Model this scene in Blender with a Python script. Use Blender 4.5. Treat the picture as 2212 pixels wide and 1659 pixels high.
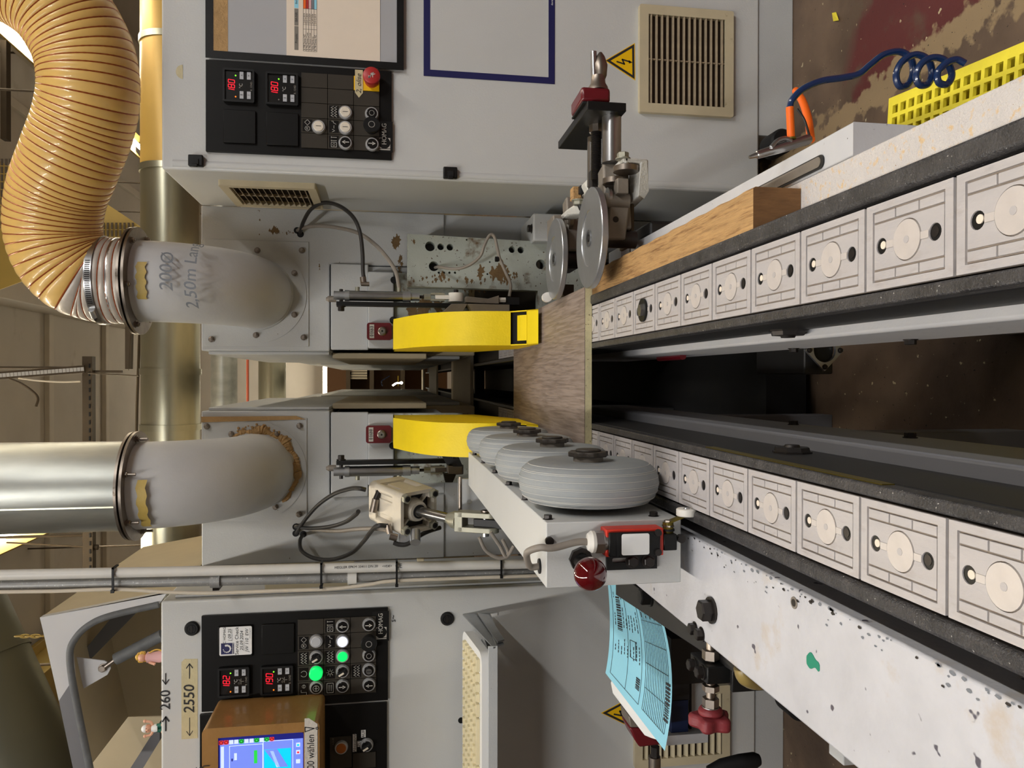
import bpy, bmesh, math, random
from mathutils import Vector, Matrix
random.seed(7)
S = bpy.context.scene
COL = S.collection
for o in list(bpy.data.objects): bpy.data.objects.remove(o)
# ------------------------------------------------------------------ camera
F = 1660.0; PIT = math.atan(268/1660.0); CH = 0.9; YAW = .0063
cam = bpy.data.cameras.new('camera'); camo = bpy.data.objects.new('camera', cam); COL.objects.link(camo)
cam.sensor_fit = 'HORIZONTAL'; cam.sensor_width = 36; cam.lens = 36*F/2212; cam.clip_start = .01; cam.clip_end = 60
cp_, sp_ = math.cos(PIT), math.sin(PIT)
fw = Vector((-YAW*cp_, cp_, -sp_)).normalized()
upr = Vector((0, 0, 1)); rt = fw.cross(upr).normalized(); uu = rt.cross(fw)
# the photograph lies on its side: picture left is up in the room, so the camera is rolled by 90 degrees
m = Matrix((( -uu.x, rt.x, -fw.x), (-uu.y, rt.y, -fw.y), (-uu.z, rt.z, -fw.z)))
camo.matrix_world = Matrix.Translation((0, 0, CH)) @ m.to_4x4()
S.camera = camo
# ------------------------------------------------------------------ world and exposure
w = bpy.data.worlds.new('world'); S.world = w; w.use_nodes = True
w.node_tree.nodes['Background'].inputs[0].default_value = (.9, .93, 1, 1)
w.node_tree.nodes['Background'].inputs[1].default_value = .3
S.view_settings.view_transform = 'Standard'; S.view_settings.look = 'None'
S.view_settings.exposure = 0.0; S.view_settings.gamma = 1; S.view_settings.use_curve_mapping = False
LAMP_W = 15.8
def area(x, y, z, sx, sy, pw, col, name='lamp_light'):
    l = bpy.data.lights.new(name, 'AREA'); l.shape = 'RECTANGLE'; l.size = sx; l.size_y = sy; l.energy = pw; l.color = col
    o = bpy.data.objects.new(name, l); COL.objects.link(o); o.location = (x, y, z); return o
ROWS = ((1.94, (.98, .985, 1)), (-.85, (.98, .985, 1)))
for X, c in ROWS:
    for Y, k in ((-1.6, 2.1), (-.1, 1.0), (1.4, .3)):
        area(X, Y, 2.9, .09, 1.3, LAMP_W*k*(1.3 if X > 0 else 1.15), c)
    for Y in (3.0, 4.6, 6.2):
        area(X, Y, 2.9, .09, 1.3, LAMP_W*.95, (1, .86, .64))
# ------------------------------------------------------------------ pixel of the photograph -> point on a real plane
def ray(ix, iy):
    a = (829.5-iy)/F; b = (1106-ix)/F
    x, y, z = a, cp_+b*sp_, -sp_+b*cp_
    return Vector((x-y*YAW, y+x*YAW, z))
def A(ix, iy, Y): d = ray(ix, iy); t = Y/d.y; return Vector((t*d.x, Y, CH+t*d.z))
def B(ix, iy, Z): d = ray(ix, iy); t = (Z-CH)/d.z; return Vector((t*d.x, t*d.y, Z))
def Cx(ix, iy, X): d = ray(ix, iy); t = X/d.x; return Vector((X, t*d.y, CH+t*d.z))
def V(*a): return Vector(a)
# ------------------------------------------------------------------ materials
MT = {}
def lin(c):
    return tuple((v/12.92 if v <= .04045 else ((v+.055)/1.055)**2.4) for v in [q/255 for q in c])
def mat(name, rgb, rough=.5, metal=0, bump=0, bscale=300, var=.0, vscale=8, dirt=None, dscale=30, dthr=.62, emit=0, ecol=None, spec=.5,
        speck=None, sscale=400, sthr=.72, stretch=None, trans=0, coat=0, dsoft=.06):
    m = bpy.data.materials.new(name); m.use_nodes = True; n = m.node_tree; N = n.nodes; L = n.links
    b = N['Principled BSDF']; c = lin(rgb)
    b.inputs['Base Color'].default_value = (*c, 1); b.inputs['Roughness'].default_value = rough; b.inputs['Metallic'].default_value = metal
    b.inputs['Specular IOR Level'].default_value = spec
    if trans: b.inputs['Transmission Weight'].default_value = trans
    if coat: b.inputs['Coat Weight'].default_value = coat; b.inputs['Coat Roughness'].default_value = .05
    if emit:
        b.inputs['Emission Color'].default_value = (*(lin(ecol) if ecol else c), 1); b.inputs['Emission Strength'].default_value = emit
    tc = N.new('ShaderNodeTexCoord'); src = tc.outputs['Object']
    if stretch:
        mp = N.new('ShaderNodeMapping'); mp.inputs['Scale'].default_value = stretch; L.new(src, mp.inputs[0]); src = mp.outputs[0]
    def noise(s, det=4, rough_=.6):
        t = N.new('ShaderNodeTexNoise'); t.inputs['Scale'].default_value = s; t.inputs['Detail'].default_value = det
        t.inputs['Roughness'].default_value = rough_; L.new(src, t.inputs['Vector']); return t.outputs['Fac']
    def mixc(f, a, bb):
        x = N.new('ShaderNodeMix'); x.data_type = 'RGBA'; L.new(f, x.inputs[0])
        if isinstance(a, tuple): x.inputs[6].default_value = (*a, 1)
        else: L.new(a, x.inputs[6])
        x.inputs[7].default_value = (*bb, 1); return x.outputs[2]
    def thr(s, t, soft=.06, det=4):
        r = N.new('ShaderNodeValToRGB'); L.new(noise(s, det), r.inputs[0])
        r.color_ramp.elements[0].position = t; r.color_ramp.elements[1].position = min(1, t+soft); return r.outputs[0]
    cur = c
    if var:
        r = N.new('ShaderNodeMapRange'); L.new(noise(vscale), r.inputs[0]); r.inputs[1].default_value = .3; r.inputs[2].default_value = .7
        cur = mixc(r.outputs[0], tuple(v*(1-var) for v in c), tuple(min(1, v*(1+var)) for v in c))
    if dirt:
        cur = mixc(thr(dscale, dthr, dsoft, 8), cur, lin(dirt))
    if speck:
        cur = mixc(thr(sscale, sthr, .03, 2), cur, lin(speck))
    if not isinstance(cur, tuple): L.new(cur, b.inputs['Base Color'])
    if bump:
        bp = N.new('ShaderNodeBump'); bp.inputs['Strength'].default_value = bump; bp.inputs['Distance'].default_value = .002
        L.new(noise(bscale, 3), bp.inputs['Height']); L.new(bp.outputs[0], b.inputs['Normal'])
    MT[name] = m; return m
mat('cab', (200, 201, 199), .45, bump=.12, bscale=350, var=.035, vscale=4, dirt=(165, 158, 140), dscale=3.2, dthr=.66, dsoft=.25, speck=(90, 82, 70), sscale=130, sthr=.78)
mat('mach', (190, 192, 192), .5, bump=.15, bscale=300, var=.05, vscale=5, dirt=(150, 138, 118), dscale=6, dthr=.68, dsoft=.2, speck=(95, 80, 60), sscale=110, sthr=.77)
mat('dirtyplate', (176, 182, 174), .6, bump=.25, bscale=200, var=.1, vscale=9, dirt=(104, 80, 50), dscale=16, dthr=.56, dsoft=.1, speck=(80, 60, 40), sscale=160, sthr=.68)
mat('whitepaint', (196, 196, 198), .5, bump=.2, bscale=150, var=.05, vscale=12, dirt=(150, 140, 128), dscale=45, dthr=.69, speck=(70, 60, 55), sscale=150, sthr=.74)
mat('chippedwhite', (196, 196, 200), .5, bump=.3, bscale=120, var=.08, vscale=20, dirt=(188, 168, 140), dscale=18, dthr=.62, dsoft=.2, speck=(84, 80, 90), sscale=70, sthr=.70)
mat('chipdust', (206, 200, 196), .65, bump=.7, bscale=500, var=.06, vscale=40, dirt=(214, 186, 146), dscale=160, dthr=.56, dsoft=.1, speck=(150, 110, 76), sscale=420, sthr=.72)
mat('black', (20, 20, 20), .42, spec=.3, bump=.1, bscale=500, var=.2, vscale=30)
mat('panelblack', (17, 16, 15), .42, spec=.22, bump=.05, bscale=600, var=.15, vscale=12)
mat('keygrey', (60, 55, 48), .55, spec=.2, var=.06, vscale=30)
mat('rubber', (26, 26, 27), .6, spec=.3)
mat('rail', (62, 60, 60), .33, bump=.6, bscale=500, var=.4, vscale=60, speck=(190, 186, 180), sscale=420, sthr=.70)
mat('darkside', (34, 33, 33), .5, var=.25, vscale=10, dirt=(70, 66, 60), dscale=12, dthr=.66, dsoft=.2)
mat('brass', (120, 106, 40), .4, .6)
mat('pad', (184, 179, 178), .42, bump=.25, bscale=350, var=.06, vscale=60, dirt=(160, 150, 146), dscale=90, dthr=.55, dsoft=.25, stretch=(1, .35, 1))
mat('padlow', (150, 138, 126), .6, var=.1, vscale=80)
mat('paddisc', (198, 190, 184), .35, var=.05, vscale=80)
mat('steel', (176, 176, 176), .28, 1, var=.1, vscale=20)
mat('steelworn', (150, 140, 130), .38, 1, var=.25, vscale=25, dirt=(90, 75, 60), dscale=30, dthr=.66)
mat('alu', (180, 182, 184), .36, .85, bump=.1, bscale=200, var=.08, vscale=30)
mat('castalu', (206, 198, 182), .5, .15, bump=.2, bscale=250, var=.06, vscale=25, dirt=(150, 130, 100), dscale=22, dthr=.66, dsoft=.2)
mat('zinc', (156, 154, 138), .45, .45, var=.15, vscale=18)
mat('galv', (172, 174, 168), .4, .85, bump=.15, bscale=30, var=.22, vscale=14, stretch=(1, 1, .25))
mat('galvx', (172, 170, 150), .3, .9, bump=.05, bscale=40, var=.12, vscale=8, stretch=(.3, 1, 1))
mat('boltdark', (52, 48, 46), .4, .6, var=.2, vscale=60)
mat('rust', (112, 88, 56), .85, bump=.4, bscale=300, var=.2, vscale=60)
mat('bezel', (205, 205, 206), .3, .55)
mat('casting', (208, 207, 200), .5, .1, bump=.5, bscale=260, var=.1, vscale=20, dirt=(110, 98, 80), dscale=30, dthr=.62, speck=(70, 60, 50), sscale=200, sthr=.72)
mat('armgrey', (132, 124, 114), .5, .25, bump=.2, bscale=200, var=.1, vscale=20)
mat('elbow', (206, 207, 208), .42, 0, bump=.12, bscale=160, var=.05, vscale=9, dirt=(140, 112, 76), dscale=9, dthr=.72, dsoft=.08)
mat('foam', (176, 142, 96), .9, bump=1, bscale=150, var=.12, vscale=40)
mat('hose', (236, 194, 112), .36, 0, bump=.1, bscale=80, var=.08, vscale=14, coat=.4)
mat('hosewire', (160, 80, 36), .35, .3)
mat('hoseclear', (186, 178, 168), .42, .15, coat=.15, var=.12, vscale=30)
mat('yellow', (244, 214, 10), .5, bump=.15, bscale=250, var=.06, vscale=10, dirt=(178, 150, 30), dscale=26, dthr=.69, dsoft=.08, speck=(60, 50, 20), sscale=110, sthr=.78)
mat('crate', (236, 220, 56), .5, bump=.3, bscale=200, var=.08, vscale=20)
mat('redbox', (100, 16, 26), .35, var=.05, coat=.3)
mat('redball', (84, 5, 12), .08, coat=1)
mat('redknob', (128, 44, 50), .5, bump=.2)
mat('switchred', (208, 52, 34), .4)
mat('estop', (176, 44, 42), .42)
mat('orange', (244, 106, 22), .45)
mat('bluehose', (20, 44, 84), .25, coat=.5)
mat('blackcable', (44, 42, 40), .45, var=.15, vscale=30)
mat('greycable', (138, 130, 120), .5, var=.1, vscale=30)
mat('beigecable', (206, 196, 178), .5)
mat('whitepipe', (214, 212, 206), .4, var=.04, vscale=20)
mat('greypipe', (150, 150, 148), .45, .3, var=.1, vscale=60, speck=(200, 200, 200), sscale=250, sthr=.66)
mat('tyre', (150, 154, 155), .62, bump=.15, bscale=200, var=.06, vscale=30, stretch=(3, 1, 1))
mat('tyregroove', (186, 186, 182), .7)
mat('hubdark', (70, 64, 58), .5, .2, bump=.3, var=.2, vscale=60)
mat('grille', (196, 184, 154), .5, var=.05, vscale=20, dirt=(150, 132, 100), dscale=30, dthr=.68)
mat('grilledark', (60, 48, 36), .8)
mat('slat', (150, 134, 110), .7, var=.15, vscale=50)
mat('cream', (232, 218, 200), .7, var=.02, vscale=20)
mat('white', (236, 236, 234), .5)
mat('whiteglow', (225, 230, 255), .4, emit=1.6, ecol=(215, 222, 255))
mat('ink', (34, 33, 36), .6)
mat('inkgrey', (120, 124, 130), .6)
mat('print', (190, 186, 178), .5)
mat('printdim', (128, 122, 112), .5)
mat('navy', (28, 30, 84), .45)
mat('navybox', (16, 32, 66), .4, var=.1)
mat('tape', (202, 190, 150), .45, bump=.5, bscale=120, var=.08, vscale=30)
mat('tapeyellow', (186, 160, 84), .5, bump=.3, bscale=100, var=.1, vscale=30)
mat('papertape', (206, 200, 190), .45, bump=.5, bscale=140)
mat('sleeve', (176, 177, 180), .22, var=.03, vscale=4)
mat('signyellow', (240, 190, 0), .45)
mat('card', (160, 118, 66), .34, bump=.4, bscale=50, var=.08, vscale=16, coat=.3)
mat('scrblue', (110, 130, 220), .4, emit=.75, ecol=(108, 130, 228))
mat('scrdark', (20, 24, 110), .4, emit=.5, ecol=(24, 28, 130))
mat('scrlight', (190, 205, 255), .4, emit=.9, ecol=(185, 200, 255))
mat('scrcyan', (0, 190, 240), .4, emit=.9, ecol=(0, 186, 240))
mat('scrgreen', (40, 200, 70), .4, emit=.75, ecol=(30, 200, 60))
mat('scrred', (230, 50, 50), .4, emit=.75, ecol=(235, 50, 50))
mat('led', (255, 20, 40), .4, emit=1.0, ecol=(255, 24, 50))
mat('ledoff', (14, 12, 12), .25)
mat('ledgreen', (120, 230, 40), .4, emit=1.5)
mat('ledamber', (255, 120, 20), .4, emit=1.2)
mat('lampgreen', (20, 220, 110), .35, emit=.9, ecol=(0, 230, 100))
mat('lampamber', (170, 92, 10), .35)
mat('btnwhite', (228, 218, 200), .35, var=.04, vscale=90)
mat('btngrey', (186, 188, 192), .35)
mat('wood', (190, 150, 98), .7, bump=.9, bscale=60, var=.14, vscale=26, dirt=(136, 96, 56), dscale=36, dthr=.5, dsoft=.2, stretch=(12, .6, 12))
mat('woodend', (112, 78, 44), .8, bump=1, bscale=200, var=.3, vscale=80, stretch=(1, 1, .25))
mat('chipcore', (196, 186, 146), .8, bump=.3, bscale=600, var=.08, vscale=200, speck=(100, 84, 60), sscale=300, sthr=.68)
mat('boardfar', (176, 166, 146), .6, var=.04, vscale=12)
mat('bluepaper', (150, 214, 234), .7, var=.02, vscale=10)
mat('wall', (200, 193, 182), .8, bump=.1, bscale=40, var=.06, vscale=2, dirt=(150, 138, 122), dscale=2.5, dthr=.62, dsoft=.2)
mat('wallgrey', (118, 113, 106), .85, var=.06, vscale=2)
mat('batten', (206, 198, 184), .7, var=.06, vscale=5)
mat('ironbrown', (78, 66, 50), .6, .3, var=.15, vscale=12)
mat('beamyellow', (176, 150, 78), .55, var=.06, vscale=5)
mat('greenduct', (92, 92, 80), .5, .35, var=.06, vscale=3)
mat('hoodtan', (194, 180, 150), .6, var=.06, vscale=6)
mat('hoodgrey', (200, 200, 202), .5, var=.04, vscale=6, dirt=(160, 145, 125), dscale=7, dthr=.66, dsoft=.15)
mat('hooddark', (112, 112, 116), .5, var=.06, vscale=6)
mat('gasket', (96, 98, 100), .6, var=.2, vscale=30)
mat('tube', (255, 250, 235), .3, emit=26, ecol=(255, 246, 226))
mat('yellowduct', (200, 164, 84), .35, .2, var=.05, vscale=6)
mat('foamwhite', (226, 222, 214), .5)
mat('keyboard', (222, 212, 186), .5, var=.03, vscale=30)
mat('keycap', (226, 214, 176), .5, var=.03, vscale=90)
mat('skin', (226, 170, 140), .5); mat('gold', (212, 168, 70), .4); mat('pink', (226, 176, 176), .5); mat('green', (30, 100, 84), .4)
mat('redpipe', (196, 96, 70), .5); mat('shelfwood', (96, 66, 38), .8); mat('yellowcable', (220, 190, 40), .5); mat('greenpaint', (30, 140, 110), .3)
mat('clearhose', (150, 130, 76), .3, coat=.4)
def floor_mat():
    m = bpy.data.materials.new('floor'); m.use_nodes = True; n = m.node_tree; N = n.nodes; L = n.links; b = N['Principled BSDF']
    tc = N.new('ShaderNodeNewGeometry')
    def noise(s, d=6, src=None):
        t = N.new('ShaderNodeTexNoise'); t.inputs['Scale'].default_value = s; t.inputs['Detail'].default_value = d; L.new(src or tc.outputs['Position'], t.inputs['Vector']); return t.outputs['Fac']
    def ramp(f, a, bb):
        r = N.new('ShaderNodeValToRGB'); L.new(f, r.inputs[0]); r.color_ramp.elements[0].position = a; r.color_ramp.elements[1].position = bb; return r.outputs[0]
    def mix(f, a, c2):
        x = N.new('ShaderNodeMix'); x.data_type = 'RGBA'; L.new(f, x.inputs[0])
        (x.inputs[6].__setattr__('default_value', (*a, 1)) if isinstance(a, tuple) else L.new(a, x.inputs[6])); x.inputs[7].default_value = (*c2, 1); return x.outputs[2]
    base = mix(ramp(noise(5), .35, .65), lin((74, 58, 46)), lin((112, 92, 74)))
    sep = N.new('ShaderNodeSeparateXYZ'); L.new(tc.outputs['Position'], sep.inputs[0])
    # worn red paint patch to the right of the machine
    ad = N.new('ShaderNodeMath'); ad.operation = 'MULTIPLY_ADD'; L.new(noise(3), ad.inputs[0]); ad.inputs[1].default_value = .25; L.new(sep.outputs[0], ad.inputs[2])
    def dotl(v):
        q = N.new('ShaderNodeVectorMath'); q.operation = 'DOT_PRODUCT'; L.new(tc.outputs['Position'], q.inputs[0]); q.inputs[1].default_value = v; return q.outputs['Value']
    # red paint lies on the far side of the dusty joint, nearer than the cabinet plinth
    P0, P1 = B(1760, 300, 0), B(2130, 20, 0); dv = (P1-P0).normalized(); nx, ny = -dv.y, dv.x
    def mth(op, a, v):
        q = N.new('ShaderNodeMath'); q.operation = op; L.new(a, q.inputs[0]); q.inputs[1].default_value = v; return q.outputs[0]
    side = mth('SUBTRACT', dotl((nx, ny, 0)), P0.x*nx+P0.y*ny)
    q_ = B(1900, 60, 0); sg_ = 1 if (q_.x*nx+q_.y*ny) > (P0.x*nx+P0.y*ny) else -1
    sd = mth('MULTIPLY', side, sg_)
    ad2 = N.new('ShaderNodeMath'); ad2.operation = 'ADD'; L.new(mth('MULTIPLY', noise(3), .22), ad2.inputs[0]); L.new(mth('MULTIPLY', sep.outputs[1], -1), ad2.inputs[1])
    m1 = ramp(mth('MULTIPLY', sd, 1), .0, .02); m2 = ramp(mth('ADD', ad2.outputs[0], 1.9), .60, .64)
    mm = N.new('ShaderNodeMath'); mm.operation = 'MULTIPLY'; L.new(m1, mm.inputs[0]); L.new(m2, mm.inputs[1]); a1 = mm.outputs[0]
    base = mix(a1, base, lin((92, 38, 36)))
    vm = N.new('ShaderNodeVectorMath'); vm.operation = 'DOT_PRODUCT'; L.new(tc.outputs['Position'], vm.inputs[0]); vm.inputs[1].default_value = (nx, ny, 0)
    dd = mth('ABSOLUTE', mth('SUBTRACT', vm.outputs['Value'], P0.x*nx+P0.y*ny), 0)
    near = mth('MULTIPLY_ADD', dd, -6.0); near.node.inputs[2].default_value = .62
    sm = N.new('ShaderNodeMath'); sm.operation = 'ADD'; L.new(near, sm.inputs[0]); L.new(mth('MULTIPLY', noise(26), 1.0), sm.inputs[1])
    dustf = ramp(sm.outputs[0], .93, 1.05)
    base = mix(ramp(noise(9), .55, .66), base, lin((92, 74, 58)))
    base = mix(dustf, base, lin((150, 128, 96)))
    base = mix(ramp(noise(60, 3), .69, .72), base, lin((190, 176, 140)))
    base = mix(ramp(noise(160, 2), .70, .72), base, lin((30, 24, 20)))
    L.new(base, b.inputs['Base Color']); b.inputs['Roughness'].default_value = .55
    bp = N.new('ShaderNodeBump'); bp.inputs['Strength'].default_value = .4; bp.inputs['Distance'].default_value = .003; L.new(noise(40), bp.inputs['Height']); L.new(bp.outputs[0], b.inputs['Normal'])
    MT['floor'] = m
floor_mat()
def oak_mat():
    m = bpy.data.materials.new('oak'); m.use_nodes = True; n = m.node_tree; N = n.nodes; L = n.links; b = N['Principled BSDF']
    tc = N.new('ShaderNodeTexCoord'); mp = N.new('ShaderNodeMapping'); mp.inputs['Scale'].default_value = (9, .45, 1); L.new(tc.outputs['Object'], mp.inputs[0])
    t = N.new('ShaderNodeTexNoise'); t.inputs['Scale'].default_value = 26; t.inputs['Detail'].default_value = 9; t.inputs['Distortion'].default_value = .7; L.new(mp.outputs[0], t.inputs[0])
    r = N.new('ShaderNodeValToRGB'); L.new(t.outputs['Fac'], r.inputs[0]); e = r.color_ramp.elements
    e[0].position = .36; e[0].color = (*lin((124, 109, 99)), 1); e[1].position = .62; e[1].color = (*lin((154, 139, 129)), 1)
    L.new(r.outputs[0], b.inputs['Base Color']); b.inputs['Roughness'].default_value = .5
    bp = N.new('ShaderNodeBump'); bp.inputs['Strength'].default_value = .25; bp.inputs['Distance'].default_value = .001; L.new(t.outputs['Fac'], bp.inputs['Height']); L.new(bp.outputs[0], b.inputs['Normal'])
    MT['oak'] = m
oak_mat()
# ------------------------------------------------------------------ mesh builder
UX, UY, UZ = V(1, 0, 0), V(0, 1, 0), V(0, 0, 1)
def basis(d):
    d = d.normalized(); h = UZ if abs(d.z) < .9 else UX
    a = d.cross(h).normalized(); return a, d.cross(a).normalized(), d
def curve_mesh(cu):
    ob = bpy.data.objects.new('tmp', cu); me = bpy.data.meshes.new_from_object(ob); bpy.data.objects.remove(ob)
    vs = [v.co.copy() for v in me.vertices]; fs = [tuple(p.vertices) for p in me.polygons]; bpy.data.meshes.remove(me); return vs, fs
TXT = {}
class MB:
    def __init__(s): s.v = []; s.f = []; s.m = []; s.mats = []
    def mi(s, m):
        if m not in s.mats: s.mats.append(m)
        return s.mats.index(m)
    def add(s, vs, fs, m):
        o = len(s.v); s.v += [Vector(v) for v in vs]; i = s.mi(m)
        for f in fs: s.f.append(tuple(o+q for q in f)); s.m.append(i)
        return s
    def box(s, a, b, m):
        x0, x1 = sorted((a[0], b[0])); y0, y1 = sorted((a[1], b[1])); z0, z1 = sorted((a[2], b[2]))
        vs = [(x, y, z) for x in (x0, x1) for y in (y0, y1) for z in (z0, z1)]
        return s.add(vs, [(0, 1, 3, 2), (4, 6, 7, 5), (0, 4, 5, 1), (2, 3, 7, 6), (0, 2, 6, 4), (1, 5, 7, 3)], m)
    def obox(s, c, x, y, z, m):       # oriented box: centre and three half vectors
        vs = [c+x*i+y*j+z*k for i in (-1, 1) for j in (-1, 1) for k in (-1, 1)]
        fs = [(0, 1, 3, 2), (4, 6, 7, 5), (0, 4, 5, 1), (2, 3, 7, 6), (0, 2, 6, 4), (1, 5, 7, 3)]
        if x.cross(y).dot(z) < 0: fs = [f[::-1] for f in fs]
        return s.add(vs, fs, m)
    def prism(s, pts, ext, m):        # polygon pushed along ext
        n = len(pts); pts = [Vector(p) for p in pts]; ext = Vector(ext)
        nn = Vector((0, 0, 0))
        for i in range(n): nn += (pts[i]-pts[0]).cross(pts[(i+1) % n]-pts[0])
        if nn.dot(ext) > 0: pts = pts[::-1]
        vs = pts+[p+ext for p in pts]
        fs = [tuple(range(n)), tuple(range(2*n-1, n-1, -1))]+[(i, i+n, (i+1) % n+n, (i+1) % n) for i in range(n)]
        return s.add(vs, fs, m)
    def poly(s, pts, m): return s.add(pts, [tuple(range(len(pts)))], m)
    def lathe(s, p, d, prof, m, seg=24, cap=True):   # profile of (t along axis, radius)
        a, b, d = basis(Vector(d)); p = Vector(p); vs = []; k = len(prof)
        for t, r in prof:
            for i in range(seg):
                an = 2*math.pi*i/seg; vs.append(p+d*t+(a*math.cos(an)+b*math.sin(an))*r)
        fs = []
        for j in range(k-1):
            for i in range(seg):
                i2 = (i+1) % seg; fs.append((j*seg+i, (j+1)*seg+i, (j+1)*seg+i2, j*seg+i2))
        if cap:
            fs.append(tuple(range(seg))); fs.append(tuple(range(k*seg-1, (k-1)*seg-1, -1)))
        return s.add(vs, fs, m)
    def cyl(s, p0, p1, r, m, seg=20, r2=None):
        p0, p1 = Vector(p0), Vector(p1); return s.lathe(p0, p1-p0, [(0, r), ((p1-p0).length, r if r2 is None else r2)], m, seg)
    def ball(s, c, r, m, seg=28, n=14):
        return s.lathe(Vector(c)-UZ*r, UZ, [(r-r*math.cos(math.pi*i/n), max(1e-5, r*math.sin(math.pi*i/n))) for i in range(n+1)], m, seg)
    def hexa(s, p, d, r, h, m):       # hex head with washer
        d = Vector(d).normalized(); s.lathe(p, d, [(0, r*1.25), (h*.18, r*1.25)], m, 16)
        s.lathe(Vector(p)+d*h*.18, d, [(0, r), (h*.72, r), (h*.82, r*.86)], m, 6); return s
    def tube(s, pts, r, m, seg=12, rad=None, cap=True):
        pts = [Vector(p) for p in pts]; n = len(pts); k = len(s.v); vs = []; up = None
        for i, p in enumerate(pts):
            t = (pts[min(n-1, i+1)]-pts[max(0, i-1)]).normalized()
            if up is None: a, b, _ = basis(t); up = a
            a = (up-t*up.dot(t)).normalized(); up = a; b = t.cross(a)
            rr = rad[i] if rad else r
            for j in range(seg):
                an = 2*math.pi*j/seg; vs.append(p+(a*math.cos(an)+b*math.sin(an))*rr)
        fs = [(i*seg+j, i*seg+(j+1) % seg, (i+1)*seg+(j+1) % seg, (i+1)*seg+j) for i in range(n-1) for j in range(seg)]
        if cap: fs += [tuple(range(seg-1, -1, -1)), tuple(range((n-1)*seg, n*seg))]
        return s.add(vs, fs, m)
    def plate(s, fr, loops, h0, h1, m):   # plate with holes on a frame; loops are lists of (x, y)
        cu = bpy.data.curves.new('t', 'CURVE'); cu.dimensions = '2D'; cu.fill_mode = 'BOTH'; cu.extrude = abs(h1-h0)/2
        for lp in loops:
            sl = cu.splines.new('POLY'); sl.points.add(len(lp)-1); sl.use_cyclic_u = True
            for q, p in zip(sl.points, lp): q.co = (p[0], p[1], 0, 1)
        vs, fs = curve_mesh(cu); bpy.data.curves.remove(cu); mid = (h0+h1)/2
        return s.add([fr(v.x, v.y, v.z+mid) for v in vs], fs, m)
    def text(s, fr, t, x, y, size, m, h=.0004, al='CENTER', rot=0, sx=1, shear=0, wrap=None):
        key = (t, al, shear)
        if key not in TXT:
            cu = bpy.data.curves.new('t', 'FONT'); cu.body = t; cu.align_x = al; cu.align_y = 'CENTER'; cu.size = 1; cu.shear = shear; cu.resolution_u = 3
            TXT[key] = curve_mesh(cu); bpy.data.curves.remove(cu)
        vs, fs = TXT[key]; c, sn = math.cos(rot), math.sin(rot); out = []
        for v in vs:
            a, b = v.x*size*sx, v.y*size; out.append(fr(x+a*c-b*sn, y+a*sn+b*c, h))
        return s.add(out, fs, m)
    def rect(s, fr, x0, y0, x1, y1, m, h=.0003): return s.add([fr(x0, y0, h), fr(x1, y0, h), fr(x1, y1, h), fr(x0, y1, h)], [(0, 1, 2, 3)], m)
    def slab(s, fr, x0, y0, x1, y1, h0, h1, m): return s.prism([fr(x0, y0, h0), fr(x1, y0, h0), fr(x1, y1, h0), fr(x0, y1, h0)], fr(0, 0, h1)-fr(0, 0, h0), m)
    def line(s, fr, pts, wd, m, h=.0004, cyc=False):
        if cyc: pts = list(pts)+[pts[0]]
        for (x0, y0), (x1, y1) in zip(pts, pts[1:]):
            dx, dy = x1-x0, y1-y0; l = math.hypot(dx, dy) or 1; nx, ny = -dy/l*wd/2, dx/l*wd/2; ex, ey = dx/l*wd/3, dy/l*wd/3
            s.add([fr(x0+nx-ex, y0+ny-ey, h), fr(x0-nx-ex, y0-ny-ey, h), fr(x1-nx+ex, y1-ny+ey, h), fr(x1+nx+ex, y1+ny+ey, h)], [(0, 1, 2, 3)], m)
        return s
    def ring(s, fr, x, y, r, wd, m, h=.0004, n=20): return s.line(fr, [(x+r*math.cos(6.2832*i/n), y+r*math.sin(6.2832*i/n)) for i in range(n)], wd, m, h, True)
    def disc(s, fr, x, y, r, h0, h1, m, seg=24, r2=None):
        return s.lathe(fr(x, y, h0), fr(0, 0, 1)-fr(0, 0, 0), [(0, r), (h1-h0, r if r2 is None else r2)], m, seg)
    def build(s, name, parent=None, bevel=0, label=None, smooth=True, free=False):
        me = bpy.data.meshes.new(name); xs = [v.x for v in s.v]; ys = [v.y for v in s.v]; zs = [v.z for v in s.v]
        c = V((min(xs)+max(xs))/2, (min(ys)+max(ys))/2, min(zs))
        me.from_pydata([tuple(v-c) for v in s.v], [], s.f)
        for q in s.mats: me.materials.append(MT[q])
        me.polygons.foreach_set('material_index', s.m); me.update()
        if smooth:
            me.polygons.foreach_set('use_smooth', [True]*len(me.polygons)); me.set_sharp_from_angle(angle=math.radians(33))
        o = bpy.data.objects.new(name, me); COL.objects.link(o); o.location = c
        if parent:
            o.parent = parent; q = parent; off = V(0, 0, 0)
            while q: off += q.location; q = q.parent
            o.location = c-off
        if bevel:
            b = o.modifiers.new('bevel', 'BEVEL'); b.width = bevel; b.segments = 2; b.limit_method = 'ANGLE'; b.angle_limit = math.radians(40)
        if label: o['label'] = label
        return o
def tag(o, label, cat, group=None, kind=None):
    if label: o['label'] = label
    if cat: o['category'] = cat
    if group: o['group'] = group
    if kind: o['kind'] = kind
    return o
def thing(name, label, cat, loc=(0, 0, 0), group=None):
    o = bpy.data.objects.new(name, None); COL.objects.link(o); o.location = loc; o.empty_display_size = .05
    return tag(o, label, cat, group)
def struct(name, mb, parent=None, **k):
    o = mb.build(name, parent, **k)
    if not parent: o['kind'] = 'structure'
    return o
def frY(Y):                       # frame on a wall facing the camera: x = room X, y = room Z, h towards the camera
    return lambda x, y, h=0: V(x, Y-h, y)
def frZ(Z): return lambda x, y, h=0: V(x, y, Z+h)
def frX(X, sgn=-1): return lambda x, y, h=0: V(X+sgn*h, x, y)    # x = room Y, y = room Z
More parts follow.
